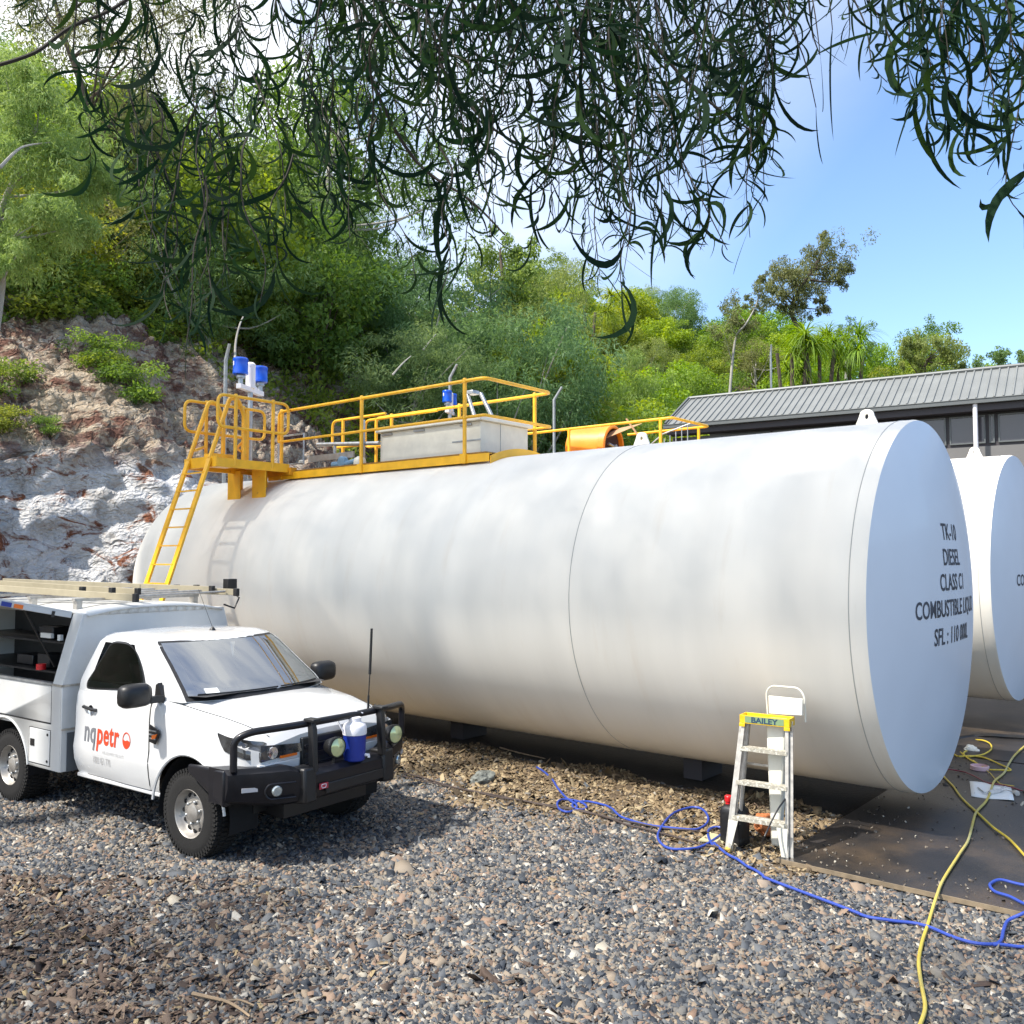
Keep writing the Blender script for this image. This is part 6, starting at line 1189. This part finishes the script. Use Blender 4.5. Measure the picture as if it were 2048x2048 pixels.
pandanus(2, 1640, 745, 37, 1.2, 'drooping pandanus behind the shed ridge, right of the bright one')
pandanus(3, 1700, 742, 39, 1.1, 'browner pandanus furthest right behind the shed ridge')
pandanus(4, 1170, 660, 52, 1.3, 'spiky pandanus among the trees below the hill crest')

# shrubs and tufts on the cutting
shr = make_tree('shrub', 'low green shrub clinging to the rock cutting', 'shrub', 'shrubs on the rock cutting', 41, 1.5, ML_mid, M_bark, cz=0.5, rx=0.55, rz=0.42, ncl=26, clr=0.2, nleaf=90, L=0.11, W=0.045, tr=0.02, limbs=4)
def surf_at(px, py):      # where the sight line first meets the hillside
    for Y in np.arange(15, 70, 0.15):
        p = ray_at(px, py, Y)
        if H(p[0], p[1]) >= p[2]: return p
    return p
sh_px = [(205, 735, 0.9), (262, 800, 1.0), (235, 770, 0.8), (20, 800, 1.0), (95, 640, 1.6), (150, 620, 1.5), (45, 600, 1.8), (200, 600, 1.6), (260, 620, 1.5), (320, 640, 1.6), (380, 660, 1.5), (15, 860, 0.6), (100, 865, 0.4), (540, 760, 1.2), (600, 690, 1.7), (660, 700, 1.6), (720, 730, 1.6), (780, 750, 1.7), (850, 770, 1.8), (930, 790, 1.7), (500, 700, 1.5), (450, 690, 1.4), (1000, 800, 1.8), (1060, 810, 1.9), (0, 650, 1.6), (575, 735, 0.8), (300, 690, 0.9)]
for i, (px, py, sc) in enumerate(sh_px):
    o = shr if i == 0 else copy_tree(shr); p = surf_at(px, py); o.location = tuple(p+vn((0, -0.2, -0.25*sc))); o.scale = (sc*1.1, sc, sc*0.85); o.rotation_euler = (0, 0, i*1.7)
# undergrowth over the hillside, one mass nobody could count
def undergrowth():
    g = np.random.default_rng(77); C = []; 
    while len(C) < 7000:
        y = g.uniform(18, 100); x = g.uniform(-0.62*y-2, 0.6*y+2); r = np.array([x, y])-CL0; t = float(r@CDIR); s = float(r@CN)-foot_bend(t)
        if (s > 5.6 or H(x, y) > 4.5 and (s < -2 or t > 11)) and not (3 < x < 17 and y < 31) and g.uniform() < 30/y: C.append((x, y, H(x, y)+g.uniform(0.0, 0.9), y))
    C = np.array(C); idx = np.repeat(np.arange(len(C)), 34); n = len(idx); sc = np.clip(C[idx, 3]/34, 0.7, 2.2); d = g.normal(size=(n, 3)); d /= np.linalg.norm(d, axis=1, keepdims=True)
    P = C[idx, :3]+d*(g.uniform(0.2, 0.62, n)*sc)[:, None]*np.array([1, 1, 0.7]); V, Fq = leaf_quads(P, d+g.normal(size=(n, 3))*0.6, 0.22, 0.09, g); ct = g.uniform(0, 1, len(C)); tone = np.repeat(np.clip(ct[idx]*0.6+0.4*g.uniform(0, 1, n), 0, 1), 4)
    tag(np_mesh('undergrowth', V, Fq, ML_mid, tone=tone), 'tangled green undergrowth covering the hillside', kind='stuff')
undergrowth()
def deadbranch(pts, Y, r, label, m=M_palebark):
    b = MB(); P = crom([ray_at(x, y, Y+0.3*i) for i, (x, y) in enumerate(pts)], 4); b.tube(P, list(np.linspace(r, r*0.4, len(P))), 6); tag(b.build('bare_branch', m), label, 'branch', 'bare pale branches on the slope')
deadbranch([(470, 720), (472, 680), (483, 640), (500, 615)], 20.4, 0.03, 'pale bare branch standing up left of the blue vent caps')
deadbranch([(0, 335), (35, 300), (60, 290), (100, 285)], 15.5, 0.03, 'grey bare branch at the left edge among weeping leaves')
deadbranch([(785, 750), (805, 727), (822, 712)], 26.5, 0.03, 'pale broken branch on the slope above the guard rail')
deadbranch([(846, 700), (862, 680), (872, 668)], 29.5, 0.03, 'small pale snag higher up the slope')

# ================================================================== OVERHANGING BRANCHES (the tree the photographer stands under)
def overhang():
    g = np.random.default_rng(5); root = empty('overhanging_wattle', (-2.6, -2.2, 0), 0, 'dark sickle-leaved wattle whose hanging branches fill the top of the view', 'tree')
    O = vn((-2.6, -2.2, 0)); LV, LF, LT = [], [], []; nv = 0; tw_ = MB(); tw2 = MB()
    def twig(P, r0): (tw_ if r0 > 0.004 else tw2).tube(P, list(np.linspace(r0, r0*0.35, len(P))), 5)
    def leaf(p, d, L, W, curl, tone):
        nonlocal nv
        n = 8; d = unit(d); ax = unit(np.cross(d, g.normal(size=3))); ax = unit(ax*0.8+vn((0, -1, 0))*g.choice([-1, 1])*0.6); ax = unit(ax-d*np.dot(ax, d)); pts = []; s0_ = np.cross(ax, d); d = unit(d*math.cos(curl*0.36)-s0_*math.sin(curl*0.36))
        q = p.copy()
        for k in range(n+1):
            t = k/n; side = np.cross(ax, d); w = W*math.sin(math.pi*min(1, 0.06+t*0.94))**0.8*0.5
            pts += [q-side*w, q+side*w]; a = curl/n; d = unit(d*math.cos(a)+side*math.sin(a)); q = q+d*L/n
        LV.append(np.array(pts)); LF.append(np.array([(nv+2*k, nv+2*k+1, nv+2*k+3, nv+2*k+2) for k in range(n)])); LT.append(np.full(2*n+2, tone)); nv += 2*n+2
    def hang(a, b_, leaves, r=0.0032, Lm=0.125):
        a, b_ = vn(a), vn(b_); L = np.linalg.norm(b_-a); mid = (a+b_)/2+vn((g.normal(0, 0.06), g.normal(0, 0.06), 0.03))*L; P = crom([a, a*0.65+mid*0.35+g.normal(0, 0.025*L, 3), mid, b_*0.6+mid*0.4+g.normal(0, 0.03*L, 3), b_], 5); twig(P, r)
        hand = g.choice([-1, 1])
        for i in range(leaves):
            u = (0.04+0.96*i/leaves)*(len(P)-1); j = min(len(P)-2, int(u)); p = P[j]+(P[j+1]-P[j])*(u-j); t = unit(P[j+1]-P[j]); d = unit(t*0.4+g.normal(size=3)*0.55+vn((0, 0, -0.42)))
            Lf = Lm*np.clip(np.exp(g.normal(0, 0.36)), 0.45, 1.9); leaf(p, d, Lf, Lf*g.uniform(0.045, 0.088), hand*g.uniform(0.6, 2.7)*(1 if g.uniform() < 0.85 else -1), g.uniform())
        return P
    bx = [-60, 60, 150, 280, 330, 380, 420, 500, 560, 600, 700, 800, 880, 950, 1010, 1060, 1130, 1180, 1240, 1290, 1340, 1400, 1470, 1520, 1545, 1575]
    by = [60, 120, 200, 330, 600, 720, 700, 650, 600, 480, 520, 580, 620, 560, 500, 500, 520, 560, 640, 600, 520, 560, 540, 520, 300, 60]
    for layer in range(4):
        for x in np.arange(-60, 1560, 33):
            xx = x+g.uniform(-14, 14); lim = np.interp(xx, bx, by); Y = g.uniform(2.0, 4.3); 
            if xx < 280 and g.uniform() < 0.6: continue
            if xx < 600 and layer in (1, 2, 3) and g.uniform() < 0.58: continue
            f = [1.0, 0.78, 0.52, 0.3][layer]*g.uniform(0.82, 1.0)
            if xx > 560 and xx < 1100 and layer == 0 and g.uniform() < 0.35: continue
            ey = lim*f-40; sy = ey-g.uniform(260, 560); a = ray_at(xx+g.uniform(-160, 90), sy, Y+g.uniform(-0.3, 0.3)); e = ray_at(xx, ey, Y)
            L = np.linalg.norm(a-e); P = hang(a, e, int(L/0.024*g.uniform(0.5, 1.1)))
            if g.uniform() < 0.5: j = len(P)//2; s_ = P[j]; e2 = s_+vn((g.normal(0, 0.12), g.normal(0, 0.12), -g.uniform(0.12, 0.3))); hang(s_, e2, 11, 0.002)
    for x in np.arange(700, 1550, 19):
        Y = g.uniform(2.2, 4.4); ey = g.uniform(90, 330); a = ray_at(x+g.uniform(-120, 60), ey-g.uniform(300, 480), Y); e = ray_at(x, ey, Y); L = np.linalg.norm(a-e); hang(a, e, int(L/0.024*g.uniform(0.7, 1.2)))
    for x1, y1, Y in [(372, 735, 2.0), (345, 690, 2.2), (318, 640, 2.5), (425, 640, 2.1), (460, 600, 2.6), (545, 590, 2.2), (520, 650, 2.0), (300, 560, 2.4), (565, 520, 2.4), (1245, 640, 2.2), (1200, 600, 2.5), (885, 625, 2.2), (830, 600, 2.4), (935, 600, 2.6), (1330, 560, 2.3), (1400, 545, 2.5), (1500, 520, 2.4), (1060, 530, 2.6), (700, 520, 2.8)]:
        hang(ray_at(x1+g.uniform(-90, 60), y1-g.uniform(280, 420), Y+0.1), ray_at(x1, y1-45, Y), 16, 0.0028, 0.135)
    for x0, y0, x1, y1, Y, n, Lm in [(1560, -60, 1600, 120, 2.3, 12, 0.12), (1600, -80, 1640, 110, 1.9, 9, 0.13), (1660, -60, 1700, 60, 2.4, 12, 0.11), (1690, -40, 1775, 165, 2.6, 8, 0.10), (1760, -60, 1800, 120, 2.3, 18, 0.13), (1810, -60, 1830, 200, 2.5, 26, 0.14), (1840, -60, 1870, 180, 2.2, 26, 0.13), (1880, -80, 1850, 260, 2.7, 30, 0.13), (1900, -60, 1890, 240, 2.1, 28, 0.13), (1930, -60, 1930, 280, 2.5, 30, 0.14), (1960, -60, 1975, 260, 2.3, 30, 0.13), (2000, -60, 1960, 230, 2.8, 30, 0.13), (2030, -60, 2010, 300, 2.5, 30, 0.13), (2060, -60, 2050, 380, 2.2, 24, 0.14), (2080, 0, 2055, 440, 2.4, 16, 0.13), (1720, -60, 1760, 40, 2.6, 14, 0.11), (1960, -60, 1900, 60, 2.0, 20, 0.12), (1990, -50, 2040, 120, 2.1, 22, 0.12), (1830, -70, 1890, 90, 2.0, 20, 0.12)]:
        hang(ray_at(x0, y0, Y), ray_at(x1, y1, Y), n, Lm=Lm)
    # a few broad near leaves
    for (x, y, Y, L, W, c) in [(1665, 60, 1.3, 0.17, 0.020, -1.5), (1640, 105, 1.3, 0.12, 0.010, 1.5), (1632, 215, 1.3, 0.10, 0.008, 1.0), (1330, 380, 1.9, 0.15, 0.014, 2.2), (985, 500, 1.8, 0.16, 0.016, -2.2), (1245, 560, 1.9, 0.15, 0.013, 1.6), (400, 560, 1.8, 0.17, 0.014, -2.3), (1900, 150, 1.6, 0.14, 0.014, -1.7)]:
        p = ray_at(x, y, Y); n0 = len(LV); leaf(p, vn((0.05*np.sign(c), 0, -1)), L, W, c, 0.4); hang(p+vn((-0.02, 0.05, 0.35)), p, 3, 0.002, 0.09)
    # limbs
    lb = MB(); T = crom([(-2.6, -2.2, -0.3), (-2.5, -2.1, 1.6), (-2.2, -1.7, 3.4), (-1.7, -0.8, 4.9), (-1.0, 0.8, 5.8), (-0.2, 2.4, 6.2), (1.6, 3.2, 6.3), (3.4, 3.4, 6.0)], 6)
    T = [p-O for p in T]; lb.tube(T, list(np.linspace(0.17, 0.03, len(T))), 10)
    for (x0, y0, z0), (x1, y1, z1), (x2, y2, z2) in [((-1.7, -0.8, 4.9), (-1.8, 1.5, 5.3), (-2.2, 3.4, 5.2)), ((-1.0, 0.8, 5.8), (-0.8, 2.2, 5.4), (-0.9, 3.6, 5.2)), ((-0.2, 2.4, 6.2), (0.6, 3.0, 5.5), (0.9, 3.6, 5.1)), ((1.6, 3.2, 6.3), (2.0, 3.0, 5.3), (2.3, 2.8, 4.7)), ((-1.0, 0.8, 5.8), (0.2, 1.6, 5.0), (0.9, 2.0, 4.4))]:
        P = [p-O for p in crom([(x0, y0, z0), (x1, y1, z1), (x2, y2, z2)], 6)]; lb.tube(P, list(np.linspace(0.05, 0.01, len(P))), 7)
    P = [p-O for p in crom([(-2.2, -1.7, 3.4), (-4.0, 0.2, 4.9), (-6.0, 2.4, 5.8), (-7.2, 3.8, 6.1)], 6)]; lb.tube(P, list(np.linspace(0.09, 0.02, len(P))), 8)
    lb.build('trunk', M_bark, root, smooth=60)
    cc = vn((-7.0, 3.5, 6.1)); cl = cc+g.normal(size=(46, 3))*np.array([0.95, 0.95, 0.5]); ix = np.repeat(np.arange(46), 190); dd = g.normal(size=(len(ix), 3)); dd /= np.linalg.norm(dd, axis=1, keepdims=True)
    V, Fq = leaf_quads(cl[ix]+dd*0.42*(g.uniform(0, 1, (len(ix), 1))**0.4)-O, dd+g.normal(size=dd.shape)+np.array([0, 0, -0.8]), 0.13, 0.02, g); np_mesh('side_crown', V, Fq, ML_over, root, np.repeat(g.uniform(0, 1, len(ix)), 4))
    def sh(m): m.v = [tuple(vn(p)-O) for p in m.v]
    P = crom([ray_at(-20, 135, 2.6), ray_at(70, 105, 2.65), ray_at(140, 55, 2.7), ray_at(230, 15, 2.75), ray_at(330, -60, 2.8)], 5); tw_.tube(P, 0.0055, 6)
    P = crom([ray_at(700, -40, 3.0), ray_at(740, 150, 3.0), ray_at(830, 320, 3.1), ray_at(940, 400, 3.1), ray_at(1010, 470, 3.1)], 5); tw_.tube(P, list(np.linspace(0.009, 0.003, len(P))), 6)
    P = crom([ray_at(790, -60, 3.4), ray_at(860, 100, 3.4), ray_at(990, 260, 3.4), ray_at(1150, 330, 3.5)], 5); tw_.tube(P, list(np.linspace(0.009, 0.003, len(P))), 6)
    P = crom([ray_at(1230, -60, 3.0), ray_at(1290, 60, 3.0), ray_at(1390, 180, 3.0), ray_at(1500, 260, 3.0)], 5); tw_.tube(P, list(np.linspace(0.008, 0.003, len(P))), 6)
    sh(tw_); sh(tw2); tw_.build('branch', M_twig, root); tw2.build('twig', M_twig, root)
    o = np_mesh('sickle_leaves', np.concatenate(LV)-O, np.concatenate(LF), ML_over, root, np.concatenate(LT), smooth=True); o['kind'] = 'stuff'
overhang()
# unseen tree added outside the left edge; its crown shaped to shade the tank
def shade_tree():
    g = np.random.default_rng(51); base = vn((-11.5, 5.5, 0)); root = empty('added_shade_tree', base, 0, 'tall unseen tree added beyond the left edge, crown shaped to shade the tank', 'tree')
    c = vn((-10.0, 6.6, 18.2)); e = E_; nrm = vn((-NN[0], -NN[1], 0)); V, Fq, tone, cl = crown(g, 1, 0, 1.0, 1.0, 210, 0.13, 150, 0.26, 0.12, 0.3, 0.05, 0.15, 1.0) if False else (None,)*4
    n = 45000; u, v, w = g.uniform(-1, 1, n), g.uniform(-1, 1, n), g.uniform(-1, 1, n)
    thin = 0.0*(0.5+0.5*np.sin(u*11+v*3))*(0.5+0.5*np.sin(v*5-u*7+1)); gap = ((u+0.50)**2/0.0022+(v-0.30)**2/0.03 < 1) | ((u+0.62)**2/0.0012+(v-0.22)**2/0.02 < 1) | ((u+0.30)**2/0.0012+(v-0.30)**2/0.015 < 1)
    keep = (g.uniform(0, 1, n) > thin) & (~gap); u, v, w = u[keep], v[keep], w[keep]; n = len(u)
    C = c+(u*8.1-0.35)[:, None]*e+(v*1.75)[:, None]*nrm+w[:, None]*np.array([0, 0, 1.1])+(w*1.1)[:, None]*np.array([-0.641, -0.341, 0])-base
    D = g.normal(size=(n, 3)); V, Fq = leaf_quads(C, D, 0.15, 0.065, g); cl = c+g.uniform(-1, 1, (60, 1))*6.5*e+g.uniform(-1, 1, (60, 1))*1.3*nrm
    np_mesh('crown', V, Fq, ML_mid, root, np.repeat(g.uniform(0, 1, n), 4))
    b = MB(); P = crom([(0, 0, -0.5), (0.2, 0.1, 5), (0.5, 0.4, 10), (1.0, 0.8, 15), (1.5, 1.1, 18.0)], 6); b.tube(P, list(np.linspace(0.32, 0.09, len(P))), 10)
    for i in range(12):
        t = cl[g.integers(len(cl))]-base; s_ = P[int(g.uniform(0.75, 1)*(len(P)-1))]; b.tube(crom([s_, (s_+t)/2+g.normal(0, 0.3, 3), t], 4), list(np.linspace(0.04, 0.010, 9)), 5)
    b.build('trunk', M_bark, root, smooth=60)
shade_tree()
